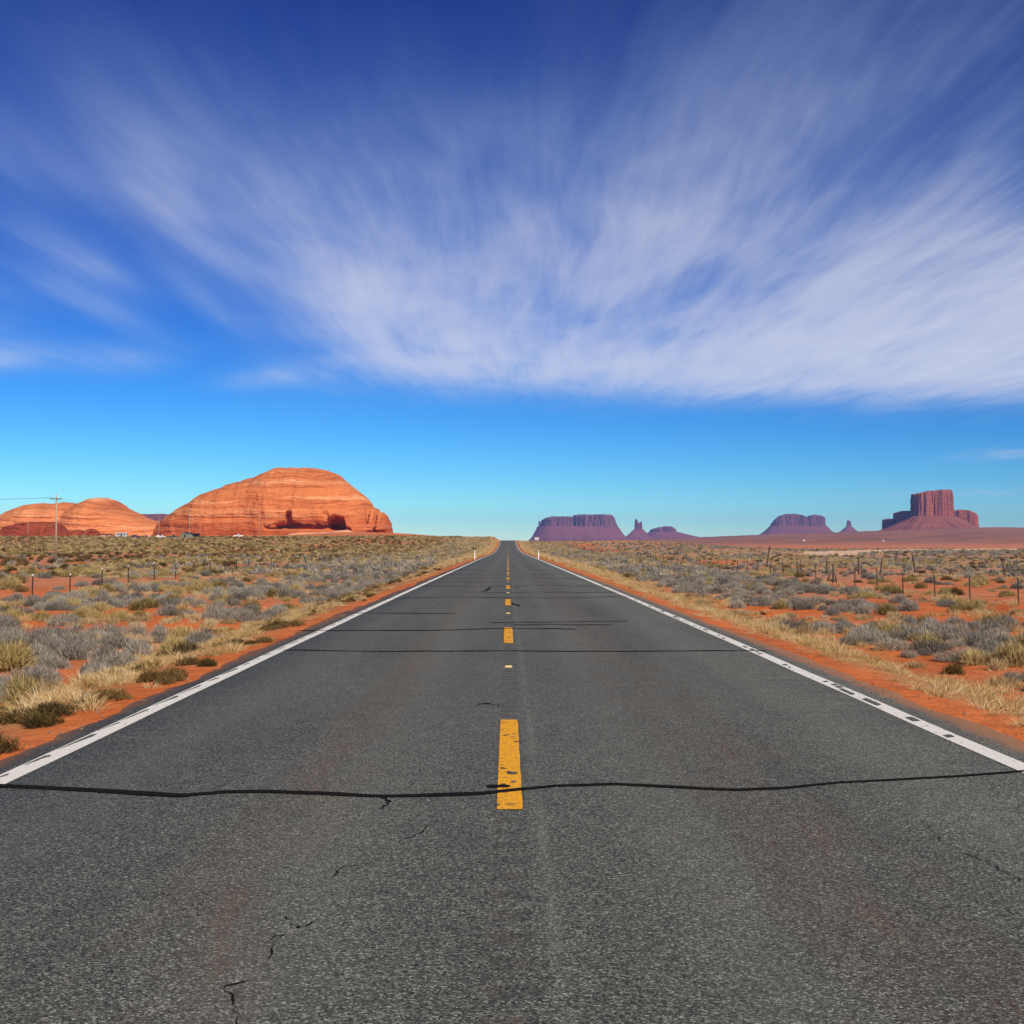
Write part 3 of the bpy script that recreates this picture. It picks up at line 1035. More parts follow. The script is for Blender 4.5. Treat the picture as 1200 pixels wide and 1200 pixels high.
butte("mesa", "broad flat-topped purple mesa just right of where the road meets the sky", "mesa", 7400,
      [(634, 674, [(634, 610), (637, 608.5), (645, 606.5), (646, 606), (671, 606), (674, 604.5)], 617, 160),
       (671, 722, [(671, 605.5), (673, 604), (713.5, 604), (717, 606.5), (721, 612), (722, 615)], 618, 210),
       (631, 634.2, [(631, 612), (632, 611), (634, 612.5)], 618, 14)],
      (616, 742, 634, 420), 301)
butte("rock_spire", "stubby twin-tipped rock spire on a cone between the mesa and low purple hill", "rock spire", 7450,
      [(743.6, 753, [(743.6, 611.5), (744.6, 609), (746.3, 608.8), (747.2, 611.5), (748, 613.2), (750, 613), (750.8, 611), (752, 611.3), (753, 617)], 621, 22)],
      (722, 772, 633, 150), 321)
butte("butte", "low rounded purple butte trailing a long ridge to the right", "butte", 7700,
      [(762, 793, [(762, 622), (768, 619.5), (776, 617.8), (784, 617.3), (788, 619), (793, 623)], 624, 120)],
      (735, 862, 634, 350), 341)
butte("butte", "two-humped purple butte standing alone between the low ridge and tiny spire", "butte", 7500,
      [(904, 949, [(904, 614), (907, 612), (909, 609.5), (913, 606), (916, 603.8), (922, 603), (935, 603), (944, 606), (949, 608)], 617, 70),
       (946, 967.5, [(946, 606), (950, 604.2), (955, 603.7), (963, 605.5), (966, 607), (967.5, 611)], 617, 60)],
      (882, 985, 630, 330), 361)
butte("rock_spire", "tiny pointed rock spire on a low cone beside the two-humped butte", "rock spire", 7600,
      [(992.3, 998.2, [(992.3, 615), (993.2, 612.8), (994.3, 608.9), (995.3, 612.2), (996.6, 610.6), (997.3, 613), (998.2, 616)], 618, 12)],
      (972, 1020, 629, 140), 381)
butte("butte", "tallest red butte, a massive block with lower shoulders on both sides", "butte", 3650,
      [(1069, 1117, [(1069, 580), (1070, 579), (1081, 578), (1090, 576), (1101, 574.3), (1110, 574.5), (1113, 579), (1116, 588), (1117, 594)], 606, 48),
       (1036, 1049, [(1036, 609.5), (1040, 609), (1049, 608.3)], 622, 45, 150),
       (1048, 1072, [(1048, 604), (1050, 601.5), (1056, 600), (1068, 599), (1072, 599)], 620, 50, 120),
       (1112, 1145, [(1112, 600), (1118, 598.7), (1128, 598), (1135, 600), (1139, 602.5), (1144, 605), (1145, 608)], 620, 50, 110)],
      (1020, 1166, 623, 230), 401, core=[0])
# a far dark mesa seen in the gap between the domes
butte("mesa", "far dark flat mesa glimpsed in the gap between the orange domes", "mesa", 4200,
      [(60, 330, [(60, 606), (160, 605.2), (210, 604.8), (330, 606)], 612, 300)],
      (20, 380, 632, 600), 421)

# far low hills along the skyline
exec_hills = []


# ------------------------------------------------------------------ fences
def fence(name, label, x0, ys, seed, tips, xf=None, skip=(), lean=.05):
    r = random.Random(seed)
    root = thing(name, label, "fence", (x0, ys[0], gz(x0, ys[0])))
    ox, oy, oz = root.location
    tops = []
    for i, y in enumerate(ys):
        x = x0 + r.uniform(-.12, .12) + (xf(y) if xf else 0)
        z = gz(x, y)
        h = r.uniform(1.16, 1.32)
        lx, ly = r.gauss(0, lean), r.gauss(0, lean)
        tops.append((x, y, z, h, lx, ly))
        if i in skip:
            continue
        mb = MB()
        # T section steel post
        for (a0, a1, b0, b1) in ((-.032, .032, -.006, .006), (-.006, .006, .006, .045)):
            b = len(mb.v)
            for (zz) in (-.3, h):
                k_ = zz / h
                for (px, py) in ((a0, b0), (a1, b0), (a1, b1), (a0, b1)):
                    mb.v.append((px + lx * k_ * h, py + ly * k_ * h, zz))
            mb.f += [tuple(b + q for q in w) for w in ((0, 3, 2, 1), (4, 5, 6, 7), (0, 1, 5, 4), (1, 2, 6, 5), (2, 3, 7, 6), (3, 0, 4, 7))]
        o = mb.build("post", M['steel'], root, loc=(x - ox, y - oy, z - oz))
        if tips:
            t = MB().box(-.034 + lx * h, .034 + lx * h, -.009 + ly * h, .048 + ly * h, h - .10, h + .006)
            t.build("post_tip", M['tip'], o)
    for hgt in (.35, .62, .88, 1.1):
        pts = []
        for i, (x, y, z, h, lx, ly) in enumerate(tops):
            pts.append((x + lx * hgt - ox, y + ly * hgt - .012 - oy, z + hgt - oz))
            if i < len(tops) - 1:
                x2, y2, z2 = tops[i + 1][:3]
                pts.append(((x + x2) / 2 - ox, (y + y2) / 2 - oy, (z + z2) / 2 + hgt - r.uniform(.01, .05) - oz))
        MB().tube(pts, .0035, 4).build("wire", M['wire'], root)
    return root


fence("wire_fence", "barbed wire fence of white-tipped steel posts through the scrub left of the road", -23.5, [35 + 5 * i for i in range(84)], 1, True, lean=.025)
fence("wire_fence", "barbed wire fence of dark steel posts along the red soil right of the road", 22.4, [33.1 + 5 * i for i in range(84)], 2, False, lean=.02)


def wooden_post(label, top, bot, r0, d, strut=None):
    """weathered post between photo rows, standing at distance d"""
    x, z = wx(bot[0], d), gz(wx(bot[0], d), d)
    h = (bot[1] - top[1]) * d / F
    lean = (top[0] - bot[0]) * d / F
    rr = random.Random(int(bot[0]))
    root = thing("wooden_post", label, "fence post", (x, d, z), group="old wooden posts beyond the right fence")
    pts, rad = [], []
    for i in range(9):
        t = i / 8
        pts.append((lean * t + rr.uniform(-.018, .018), rr.uniform(-.018, .018), -.25 + (h + .25) * t))
        rad.append(r0 * (1.1 - .35 * t) * rr.uniform(.9, 1.1))
    MB().tube(pts, rad, 9).build("trunk", M['wood'], root, True)
    if strut:
        for sx in strut:
            MB().tube([(sx, .15, -.2), (sx * .55 + .02, .05, h * .45), (lean * .8, 0, h * .86)], [r0 * .75, r0 * .65, r0 * .55], 8).build("brace", M['wood'], root, True)
    return root


wooden_post("tall dark wooden post leaning to the left above the red soil", (1069.2, 648.7), (1074, 674.3), .085, 108)
wooden_post("tall wooden post leaning to the right, farthest left of the old posts", (902.5, 641), (897.7, 667), .10, 135)
wooden_post("crooked wooden post just behind a dark steel post right of centre field", (1033.8, 658.5), (1031, 679.5), .07, 96)
wooden_post("straight wooden post standing behind the right steel fence", (1006.3, 657.7), (1006.3, 676.5), .075, 103)
wooden_post("wooden post tilting slightly left near the braced post", (968, 657), (970.2, 674), .075, 110)
wooden_post("short thin upright wooden post left of the braced post", (938.5, 658.5), (938.7, 668.5), .06, 128)
wooden_post("thin far wooden post left of the tall right-leaning post", (876, 648), (876, 658), .06, 165)
wooden_post("grey split wooden post at the far right beside a dead stalk", (1175, 659), (1178.7, 677.5), .08, 100)
wooden_post("dark wooden corner post propped by two slanting braces", (976.5, 666.5), (976, 684), .07, 83.5, strut=(-.45, .32))

# ------------------------------------------------------------------ marker posts and the little sign


def delineator(label, x, y, rz=0.0):
    root = thing("marker_post", label, "marker post", (x, y, gz(x, y) - .02), rz, "white marker posts beside the road")
    MB().box(-.05, .05, -.012, .012, 0, 1.12, .004).build("blade", M['whiteplastic'], root)
    MB().box(-.036, .036, -.0165, -.0125, .9, 1.04).build("reflector", M['sign'], root)


delineator("white marker post on the verge left of the road", wx(556.4, 148), 148)
delineator("white marker post on the verge right of the road", wx(631.2, 150), 150)
delineator("tiny far white marker post on the left where the road crests", wx(577, 560), 560)

sx, sy = wx(629, 360), 360
root = thing("road_sign", "small white sign on a post right of the road near the crest", "road sign", (sx, sy, gz(sx, sy)))
zt = wz(629.8, 360) - root.location.z
MB().box(-.035, .035, -.03, .03, -.2, zt - .05).build("post", M['palewood'], root)
MB().box(-.62, .62, -.045, -.031, zt - .75, zt).build("panel", M['sign'], root)


# ------------------------------------------------------------------ utility poles and cables
def utility_pole(label, px, d, ptop, r0=.15, arm=True, mat=None):
    x = wx(px, d)
    z = gz(x, d)
    h = wz(ptop, d) - z
    root = thing("utility_pole", label, "utility pole", (x, d, z), group="utility poles by the domes")
    mat = mat or M['palewood']
    MB().tube([(0, 0, -.5), (0, 0, h * .5), (0.02, 0, h)], [r0, r0 * .85, r0 * .68], 10).build("pole", mat, root, True)
    if arm:
        a = MB().box(-1.25, 1.25, -r0 - .12, -r0 + .02, h - .95, h - .8).build("crossarm", M['wood'], root)
        for ix in (-1.1, -.55, 1.1):
            MB().tube([(ix, -r0 - .05, h - .8), (ix, -r0 - .05, h - .62)], [.05, .035], 8).build("insulator", M['insul'], a)
        b = MB()
        b.tube([(-.7, -r0 - .06, h - .95), (0, -r0 * .8, h - 1.6)], .025, 6)
        b.tube([(.7, -r0 - .06, h - .95), (0, -r0 * .8, h - 1.6)], .025, 6)
        b.build("brace", M['wood'], root)
    return root, h


mp, mh = utility_pole("tall brown utility pole with a crossarm standing in the scrub", 66.5, 237, 579.5, .17)
fp, fh = utility_pole("faint tall utility pole rising before the left flank of the largest dome", 222.4, 480, 596, .13)
utility_pole("pale pole in the gap between the domes", 186.6, 560, 609, .14, False)
utility_pole("short pale pole left of the gap between the domes", 169.4, 575, 616, .11, False)
utility_pole("pale pole in front of the low dark red outcrop", 33.6, 580, 612, .13, False)
utility_pole("thin pale pole beside the small red outcrop", 100, 590, 617, .10, False)
utility_pole("pale pole just left of the green shed", 214.6, 570, 617, .09, False)
utility_pole("pale pole just right of the green shed", 234.6, 570, 614, .09, False)
utility_pole("lone pale pole in front of the middle of the largest dome", 304, 590, 606, .12, False)
for i, ix in enumerate((-1.1, -.55, 1.1)):
    for (p0, p1, lab) in (((mp.location.x - 82, mp.location.y - 6, mp.location.z + mh + .2), (mp.location.x, mp.location.y, mp.location.z + mh), "power cable running from the tall utility pole out of the left edge"),
                          ((mp.location.x, mp.location.y, mp.location.z + mh), (fp.location.x, fp.location.y, fp.location.z + fh), "power cable strung from the tall utility pole towards the faint far one")):
        a = Vector(p0) + Vector((ix * .55, ix * .8, -.62))
        b = Vector(p1) + Vector((ix, -.2, -.62))
        if 'towards' in lab:
            a = Vector(p0) + Vector((ix, -.2, -.62))
        sag = .9 if 'out of' in lab else 3.0
        pts = [tuple(a.lerp(b, t / 24) - Vector((0, 0, sag * 4 * (t / 24) * (1 - t / 24)))) for t in range(25)]
        o = MB().tube(pts, .011, 5).build("power_cable", M['cable'])
        tag(o, lab, "power cable", "power cables on the utility poles")


# ------------------------------------------------------------------ homestead below the domes
def at(px, d, dz=0.0):
    x = wx(px, d)
    return (x, d, gz(x, d) + dz)


def gable(root, w, dp, h, rise, wall, roof, eave=.25):
    b = MB()
    b.prism([(-w / 2, -.4), (w / 2, -.4), (w / 2, h), (0, h + rise), (-w / 2, h)], -dp / 2, dp / 2)
    b.build("wall", wall, root)
    t = .12
    e = eave
    sl = rise / (w / 2)
    rb = MB()
    rb.prism([(-w / 2 - e, h - e * sl + .01), (0, h + rise + .01), (w / 2 + e, h - e * sl + .01), (w / 2 + e, h - e * sl + t), (0, h + rise + t), (-w / 2 - e, h - e * sl + t)], -dp / 2 - e, dp / 2 + e)
    rb.build("roof", roof, root)


D0 = 552
s = thing("green_shed", "pale green gabled shed below the largest dome", "shed", at(220.5, D0), R(-18))
gable(s, 4.2, 5.0, 2.1, .7, M['green'], M['darkroof'])
MB().box(-.5, .5, -2.56, -2.52, 0, 1.9).build("door", M['darkroof'], s)
s = thing("open_shelter", "dark open shelter joined close to the green shed's right side", "shelter", at(230, D0 + 1))
MB().box(-1.5, 1.5, -1.8, 1.8, 2.1, 2.3).build("roof", M['darkroof'], s)
for px_ in (-1.35, 1.35):
    for py_ in (-1.6, 1.6):
        MB().box(px_ - .08, px_ + .08, py_ - .08, py_ + .08, -.3, 2.1).build("leg", M['wood'], s)
MB().box(-1.3, 1.3, 1.3, 1.45, -.2, 2.1).build("back_panel", M['darkroof'], s)
s = thing("trailer_home", "long grey trailer home below the peaked dome", "trailer", at(143.5, D0 + 8), R(6))
MB().box(-2.6, 2.6, -1.4, 1.4, .4, 2.2).build("body", M['grey'], s)
MB().box(-2.7, 2.7, -1.5, 1.5, 2.2, 2.34, .1).build("roof", M['sign'], s)
for px_ in (-1.7, .9):
    MB().box(px_, px_ + .8, -1.43, -1.405, 1.2, 1.8).build("window", M['glass'], s)
MB().box(-.35, .35, -1.43, -1.405, .45, 1.95).build("door", M['darkroof'], s)
MB().box(-2.4, 2.4, -1.2, 1.2, -.3, .4).build("skirting", M['darkroof'], s)
s = thing("low_house", "low flat house with a dark roof left of the grey trailer", "house", at(126, D0 + 12), R(-8))
MB().box(-2.1, 2.1, -1.8, 1.8, -.4, 1.5).build("wall", M['adobe'], s)
MB().box(-2.4, 2.4, -2.1, 2.1, 1.503, 1.75, .15).build("roof", M['darkroof'], s)
MB().box(.5, 1.2, -1.83, -1.805, .6, 1.2).build("window", M['glass'], s)
# earth hogan, a rounded mud dome
s = thing("earth_hogan", "small rounded pink earth hogan right of the dark car", "hogan", at(173.5, D0 + 2))
b = MB()
n = 20
for j in range(7):
    t = j / 6 * math.pi / 2
    for i in range(n):
        a = 2 * math.pi * i / n
        rr = 1.75 * math.cos(t * .96) * (1 + .04 * math.sin(i * 2.3 + j))
        b.v.append((rr * math.cos(a), rr * math.sin(a), -.2 + 1.75 * math.sin(t)))
for j in range(6):
    for i in range(n):
        b.f.append((j * n + i, j * n + (i + 1) % n, (j + 1) * n + (i + 1) % n, (j + 1) * n + i))
b.f.append(tuple(6 * n + i for i in range(n)))
b.build("dome_wall", M['adobe'], s, True)
MB().prism([(-.4, -.1), (.4, -.1), (.4, 1.2), (0, 1.35), (-.4, 1.2)], -1.9, -1.3).build("doorway", M['darkroof'], s)


def car(label, px, d, rz, mat, pick=False):
    s = thing("parked_car" if not pick else "pickup_truck", label, "car" if not pick else "pickup", at(px, d, .02), rz, "vehicles parked by the houses")
    L = 2.2
    if pick:
        out = [(-L, .45), (L, .45), (L, .95), (L * .55, 1.02), (L * .3, 1.02), (L * .12, 1.62), (-L * .25, 1.65), (-L * .3, 1.0), (-L, 1.0)]
    else:
        out = [(-L, .4), (L, .4), (L, .8), (L * .5, .92), (L * .18, 1.42), (-L * .55, 1.45), (-L * .85, .95), (-L, .9)]
    MB().prism(out, -.85, .85).build("body", mat, s)
    w = [(L * .44, .95), (L * .17, 1.36), (-L * .2, 1.4), (-L * .2, .98)]
    for sy_ in (-1, 1):
        MB().prism(w, sy_ * .856 - .006, sy_ * .856 + .006).build("window", M['glass'], s)
    for ix in (-1.35, 1.35):
        for iy in (-.78, .78):
            MB().tube([(ix, iy - .1, .33), (ix, iy + .1, .33)], .33, 16).build("wheel", M['tyre'], s)


car("dark car parked left of the pink hogan", 159.5, D0 + 3, R(8), M['cardark'])
car("white car parked right of the pink hogan", 189, D0, R(-6), M['carwhite'])
car("dark pickup parked between the white car and the green shed", 204, D0 + 1, R(10), M['cardark'], True)
car("white pickup alone on the flat below the largest dome", 280, D0 + 16, R(4), M['carwhite'], True)
for px_, d_, lab in ((942, 2000, "tiny white building below the two-humped butte"), (1035, 1900, "tiny white building left of the tallest butte's foot")):
    s = thing("white_house", lab, "house", at(px_, d_), R(20))
    gable(s, 3.4 if px_ < 1000 else 2.4, 3, 1.9, .6, M['carwhite'], M['sign'])
    MB().box(-.4, .4, -1.56, -1.52, 0, 1.6).build("door", M['darkroof'], s)

# ------------------------------------------------------------------ plants


def plant_mesh(name, seed, nb, rad, hgt, ln, wd, mat, up=.6, lobes=4, seg=2, droop=.25):
    """many narrow bent blades filling a few low mounds"""
    g = np.random.default_rng(seed)
    lo = [(0, 0, 1.0)]
    for i in range(lobes):
        a = g.uniform(0, 6.28)
        q = g.uniform(.3, .62)
        lo.append((math.cos(a) * rad * q, math.sin(a) * rad * q, g.uniform(.5, .95)))
    lo = np.array(lo)
    w = lo[:, 2] ** 2
    pick = g.choice(len(lo), nb, p=w / w.sum())
    c = lo[pick]
    d = g.normal(size=(nb, 3))
    d[:, 2] = np.abs(d[:, 2]) * 1.1
    d /= np.linalg.norm(d, axis=1)[:, None]
    q = g.uniform(.15, 1, nb) ** .5
    rr = rad * .55 * c[:, 2] * q
    root = np.stack([c[:, 0] + d[:, 0] * rr, c[:, 1] + d[:, 1] * rr, d[:, 2] * hgt * .72 * c[:, 2] * q], -1)
    root[:, 2] = np.maximum(root[:, 2], 0.0)
    dr = d * (1 - up) + np.array([0, 0, up]) + g.normal(size=(nb, 3)) * .28
    dr /= np.linalg.norm(dr, axis=1)[:, None]
    L = ln * g.uniform(.55, 1.25, nb)
    side = np.cross(dr, g.normal(size=(nb, 3)))
    side /= np.linalg.norm(side, axis=1)[:, None] + 1e-9
    W = wd * g.uniform(.6, 1.3, nb)
    tip_d = dr + d * droop * np.array([1, 1, -.6]) + g.normal(size=(nb, 3)) * .12
    mid = root + dr * (L * .55)[:, None]
    tip = mid + tip_d / np.linalg.norm(tip_d, axis=1)[:, None] * (L * .45)[:, None]
    s0, s1 = side * (W * .5)[:, None], side * (W * .42)[:, None]
    V = np.stack([root - s0, root + s0, mid + s1, mid - s1, tip], 1).reshape(-1, 3)
    b = np.arange(nb) * 5
    F3 = np.concatenate([np.stack([b, b + 1, b + 2], -1), np.stack([b, b + 2, b + 3], -1), np.stack([b + 3, b + 2, b + 4], -1)])
    me = mesh_from(name, V, F3, mat)
    at_ = me.attributes.new('tone', 'FLOAT', 'POINT')
    at_.data.foreach_set('value', np.repeat(g.uniform(0, 1, nb), 5).astype(np.float32))
    return me


M['sage'] = leaf_mat("sage_leaf", [(.075, .065, .052), (.22, .200, .165), (.37, .335, .27), (.56, .49, .36)], .40)
M['olive'] = leaf_mat("olive_leaf", [(.085, .065, .022), (.28, .21, .072), (.47, .355, .14), (.62, .49, .24)], .5)
M['darkleaf'] = leaf_mat("dark_green_leaf", [(.034, .026, .012), (.11, .075, .028), (.20, .13, .048), (.34, .20, .075)], .45)
M['straw'] = leaf_mat("dry_straw", [(.28, .16, .055), (.52, .33, .12), (.72, .52, .24), (.85, .70, .44)], .35, .3)
M['paletan'] = leaf_mat("pale_tan_grass", [(.18, .12, .055), (.40, .29, .14), (.58, .45, .23), (.72, .59, .36)], .5, .3)

P = {
    'sage': [plant_mesh("sagebrush", 1000 + i, 1700, .62, .60, .17, .011, M['sage'], .52, 6) for i in range(6)],
    'olive': [plant_mesh("rabbitbrush", 1100 + i, 1300, .6, .62, .18, .013, M['olive'], .52, 5) for i in range(5)],
    'dark': [plant_mesh("dark_shrub", 1200 + i, 1000, .5, .42, .16, .013, M['darkleaf'], .5, 5) for i in range(5)],
    'straw': [plant_mesh("dry_grass", 1300 + i, 170, .27, .08, .24, .0065, M['straw'], .55, 4, droop=.7) for i in range(6)],
    'tan': [plant_mesh("tan_grass", 1400 + i, 260, .45, .2, .26, .014, M['paletan'], .75, 4, droop=.3) for i in range(5)],
}
# coarser copies for plants far off
PF = {
    'sage': [plant_mesh("sagebrush_far", 1500 + i, 150, .62, .6, .32, .055, M['sage'], .65, 4) for i in range(4)],
    'olive': [plant_mesh("rabbitbrush_far", 1600 + i, 140, .6, .6, .30, .06, M['olive'], .6, 4) for i in range(4)],
    'dark': [plant_mesh("dark_shrub_far", 1700 + i, 120, .5, .48, .26, .055, M['darkleaf'], .5, 3) for i in range(4)],
    'straw': [plant_mesh("dry_grass_far", 1800 + i, 45, .26, .12, .34, .024, M['straw'], .72, 3, droop=.5) for i in range(4)],
    'tan': [plant_mesh("tan_grass_far", 1900 + i, 70, .5, .2, .28, .045, M['paletan'], .75, 4, droop=.3) for i in range(4)],
}


def gn_scatter(name, protos, pts, rot, scl, tall):
    """one object that sows copies of the given plants on its points"""
    n = len(pts)
    me = bpy.data.meshes.new(name)
    me.vertices.add(n)
    me.vertices.foreach_set('co', np.asarray(pts, np.float32).ravel())
    for an, av in (('rot', rot), ('scl', scl), ('tall', tall)):
        q = me.attributes.new(an, 'FLOAT', 'POINT')
        q.data.foreach_set('value', np.asarray(av, np.float32))
    q = me.attributes.new('pick', 'INT', 'POINT')
    q.data.foreach_set('value', rng.integers(0, len(protos), n).astype(np.int32))
    coll = bpy.data.collections.new(name + "_kinds")
    for i, p in enumerate(protos):
        coll.objects.link(bpy.data.objects.new("%s_kind_%d" % (name, i), p))
    tr = bpy.data.node_groups.new(name + "_sowing", 'GeometryNodeTree')
    tr.interface.new_socket("Geometry", in_out='INPUT', socket_type='NodeSocketGeometry')
    tr.interface.new_socket("Geometry", in_out='OUTPUT', socket_type='NodeSocketGeometry')
    k = NT(tr)
    gi, go = k.new('NodeGroupInput'), k.new('NodeGroupOutput')
    ci = k.new('GeometryNodeCollectionInfo', transform_space='ORIGINAL')
    ci.inputs['Collection'].default_value = coll
    ci.inputs['Separate Children'].default_value = True
    ci.inputs['Reset Children'].default_value = True

    def attr(nm, ty):
        a = k.new('GeometryNodeInputNamedAttribute', data_type=ty)
        a.inputs['Name'].default_value = nm
        return a.outputs['Attribute']
    ip = k.new('GeometryNodeInstanceOnPoints')
    k.link(gi.outputs[0], ip.inputs['Points'])
    k.link(ci.outputs[0], ip.inputs['Instance'])
    ip.inputs['Pick Instance'].default_value = True
    k.link(attr('pick', 'INT'), ip.inputs['Instance Index'])
    e = k.new('FunctionNodeEulerToRotation')
    k.link(k.xyz(0.0, 0.0, attr('rot', 'FLOAT')), e.inputs[0])
    k.link(e.outputs[0], ip.inputs['Rotation'])
    sc_ = attr('scl', 'FLOAT')
    k.link(k.xyz(sc_, sc_, k.math('MULTIPLY', sc_, attr('tall', 'FLOAT'))), ip.inputs['Scale'])
    k.link(ip.outputs[0], go.inputs[0])
    o = obj(name, me)
    md = o.modifiers.new("sowing", 'NODES')
    md.node_group = tr
    return tag(o, kind='stuff')


def sow(x0, x1, y0, y1, dens, fn):
    """random points in a box, kept with probability fn(x, y)"""
    n = int((x1 - x0) * (y1 - y0) * dens)
    x = rng.uniform(x0, x1, n)
    y = rng.uniform(y0, y1, n)
    keep = (rng.uniform(0, 1, n) < np.clip(fn(x, y), 0, 1)) & (np.abs(x) < .47 * y + 9) & ~on_track(x, y)
    return x[keep], y[keep]


def drifts(x, y, seed, lo, hi):
    """plant drifts running with the valley, bare sand between"""
    return sstep(fbm(x * .085, y * .03, 0, 3, seed), lo, hi)


def patch(x, y, s, seed, lo=-.1, hi=.2):
    return sstep(fbm(x * s, y * s, 0, 3, seed), lo, hi)


plants = {'sage': [], 'olive': [], 'dark': [], 'straw': [], 'tan': []}


def add(kind, xy, smin, smax, tmin=.8, tmax=1.2):
    x, y = xy
    n = len(x)
    s = rng.uniform(smin, smax, n)
    plants[kind].append(np.stack([x, y, s, rng.uniform(tmin, tmax, n)], -1))


dL = lambda x: PL - x
dR = lambda x: x - PR
# grey sagebrush belts between the road and either fence
add('sage', sow(-25, -7.2, 12, 150, 1.15, lambda x, y: .9 * patch(x, y, .16, 501, -.32, .10) * sstep(dL(x), 3.0, 5.6) * (1 - .9 * sstep(-x, 21, 25))), .38, 1.0)
add('sage', sow(8.5, 21.5, 12, 150, 1.35, lambda x, y: .95 * patch(x, y, .16, 503, -.45, .02) * sstep(dR(x), 4.6, 7.4) * (1 - .9 * sstep(x, 18.5, 21.3))), .38, .95)
add('sage', sow(-24, -9, 150, 560, .30, lambda x, y: .8 * patch(x, y, .1, 501, -.2, .2) * (1 - .75 * sstep(y, 250, 450))), .7, 1.3)
add('olive', sow(-24, -8, 150, 560, .18, lambda x, y: .8 * patch(x, y, .1, 507, -.3, .1)), .7, 1.4)
add('tan', sow(-24, -7, 130, 560, .6, lambda x, y: .8 + 0 * x), .7, 1.6)
add('sage', sow(9, 24, 150, 560, .32, lambda x, y: .8 * patch(x, y, .1, 503, -.2, .2) * (1 - .75 * sstep(y, 250, 450))), .7, 1.3)
add('olive', sow(8, 24, 150, 560, .08, lambda x, y: .8 * patch(x, y, .1, 508, -.3, .1)), .7, 1.4)
add('tan', sow(7, 24, 130, 560, .6, lambda x, y: .8 + 0 * x), .7, 1.6)
# beyond the fences
add('olive', sow(-130, -23, 45, 240, .24, lambda x, y: .95 * drifts(x, y, 511, -.12, .18)), .45, 1.1)
add('tan', sow(-130, -22, 45, 240, .7, lambda x, y: .95 * drifts(x, y, 511, -.1, .15)), .45, 1.05, .6, 1.0)
add('dark', sow(-130, -23, 45, 240, .10, lambda x, y: .25 + .7 * drifts(x, y, 512, -.1, .2)), .5, 1.5)
add('sage', sow(-130, -23, 45, 240, .05, lambda x, y: patch(x, y, .06, 513, -.1, .2)), .6, 1.2)
add('olive', sow(-280, -23, 240, 600, .11, lambda x, y: .9 * patch(x, y, .05, 515, -.4, .15)), .8, 1.8)
add('tan', sow(-280, -5, 240, 600, .16, lambda x, y: .9 * patch(x, y, .05, 515, -.25, .1) * sstep(dL(x), 2, 5)), .9, 2.0)
add('dark', sow(-280, -23, 240, 600, .045, lambda x, y: .9 + 0 * x), .8, 2.0)
add('olive', sow(23, 130, 45, 240, .075, lambda x, y: .85 * drifts(x, y, 521, -.1, .2)), .5, 1.2)
add('sage', sow(23, 130, 45, 240, .13, lambda x, y: .85 * drifts(x, y, 522, -.1, .2)), .4, .95)
add('tan', sow(26, 130, 70, 240, .7, lambda x, y: .9 * patch(x, y, .06, 523, -.35, .1) * sstep(x, 26, 38)), .5, 1.2, .6, .9)
add('dark', sow(23, 130, 45, 240, .015, lambda x, y: .9 + 0 * x), .6, 1.3)
add('tan', sow(8, 290, 240, 600, .18, lambda x, y: .9 * patch(x, y, .04, 525, -.2, .25)), .8, 1.8, .6, .9)
add('sage', sow(23, 290, 240, 600, .05, lambda x, y: .9 * patch(x, y, .04, 526, -.2, .25)), .7, 1.5)
add('olive', sow(8, 290, 240, 600, .015, lambda x, y: .9 * patch(x, y, .04, 527, -.2, .25)), .7, 1.5)
add('dark', sow(8, 290, 240, 600, .006, lambda x, y: .9 + 0 * x), .7, 1.5)
# verges
add('straw', sow(-10, PL, 9, 130, 5.0, lambda x, y: straw_cover(x, y) * sstep(dL(x), .35, 1.3) * patch(x, y, .4, 541, -.05, .3) * .6), .35, .85)
add('straw', sow(PR, 13, 9, 130, 7.5, lambda x, y: straw_cover(x, y) * sstep(dR(x), .35, 1.6) * patch(x, y, .45, 542, -.4, .15) * .9), .4, 1.05)
add('straw', sow(-9, PL, 130, 560, 2.0, lambda x, y: straw_cover(x, y) * sstep(dL(x), .3, 1.0) * .9), .8, 1.5)
add('straw', sow(PR, 11, 130, 560, 2.0, lambda x, y: straw_cover(x, y) * sstep(dR(x), .3, 1.0)), .8, 1.5)
add('straw', sow(-24, -7, 14, 120, 1.2, lambda x, y: .6 * patch(x, y, .2, 551, 0, .25)), .5, 1.1, .9, 1.4)
add('straw', sow(8, 24, 14, 120, 1.6, lambda x, y: .7 * patch(x, y, .2, 552, -.05, .25)), .5, 1.1, .9, 1.4)
add('dark', sow(-9.5, PL, 9, 90, 1.1, lambda x, y: .6 * patch(x, y, .3, 531, -.25, .1) * sstep(dL(x), .45, 1.1)), .22, .62, .6, 1.1)
add('dark', sow(PR, 11, 9, 90, .5, lambda x, y: .3 * patch(x, y, .3, 532, -.2, .1) * sstep(dR(x), 1.2, 2.4)), .3, .65)
add('olive', sow(-23, -7, 14, 120, .10, lambda x, y: .7 + 0 * x), .6, 1.1)
add('olive', sow(7, 24, 14, 120, .06, lambda x, y: .7 + 0 * x), .6, 1.1)
add('dark', sow(-8.5, PL, 8, 45, 2.2, lambda x, y: .7 * patch(x, y, .55, 533, -.05, .25) * sstep(dL(x), .3, .8) * (1 - sstep(dL(x), 2.6, 4.2))), .16, .5, .55, 1.1)
add('straw', sow(-9, PL, 8, 60, 6.0, lambda x, y: .6 * patch(x, y, .5, 534, .0, .3) * sstep(dL(x), .3, .9)), .35, .9)
add('straw', sow(PR, 11, 8, 60, 6.0, lambda x, y: .6 * patch(x, y, .6, 535, -.1, .3) * sstep(dR(x), .3, 1.0)), .3, .8)
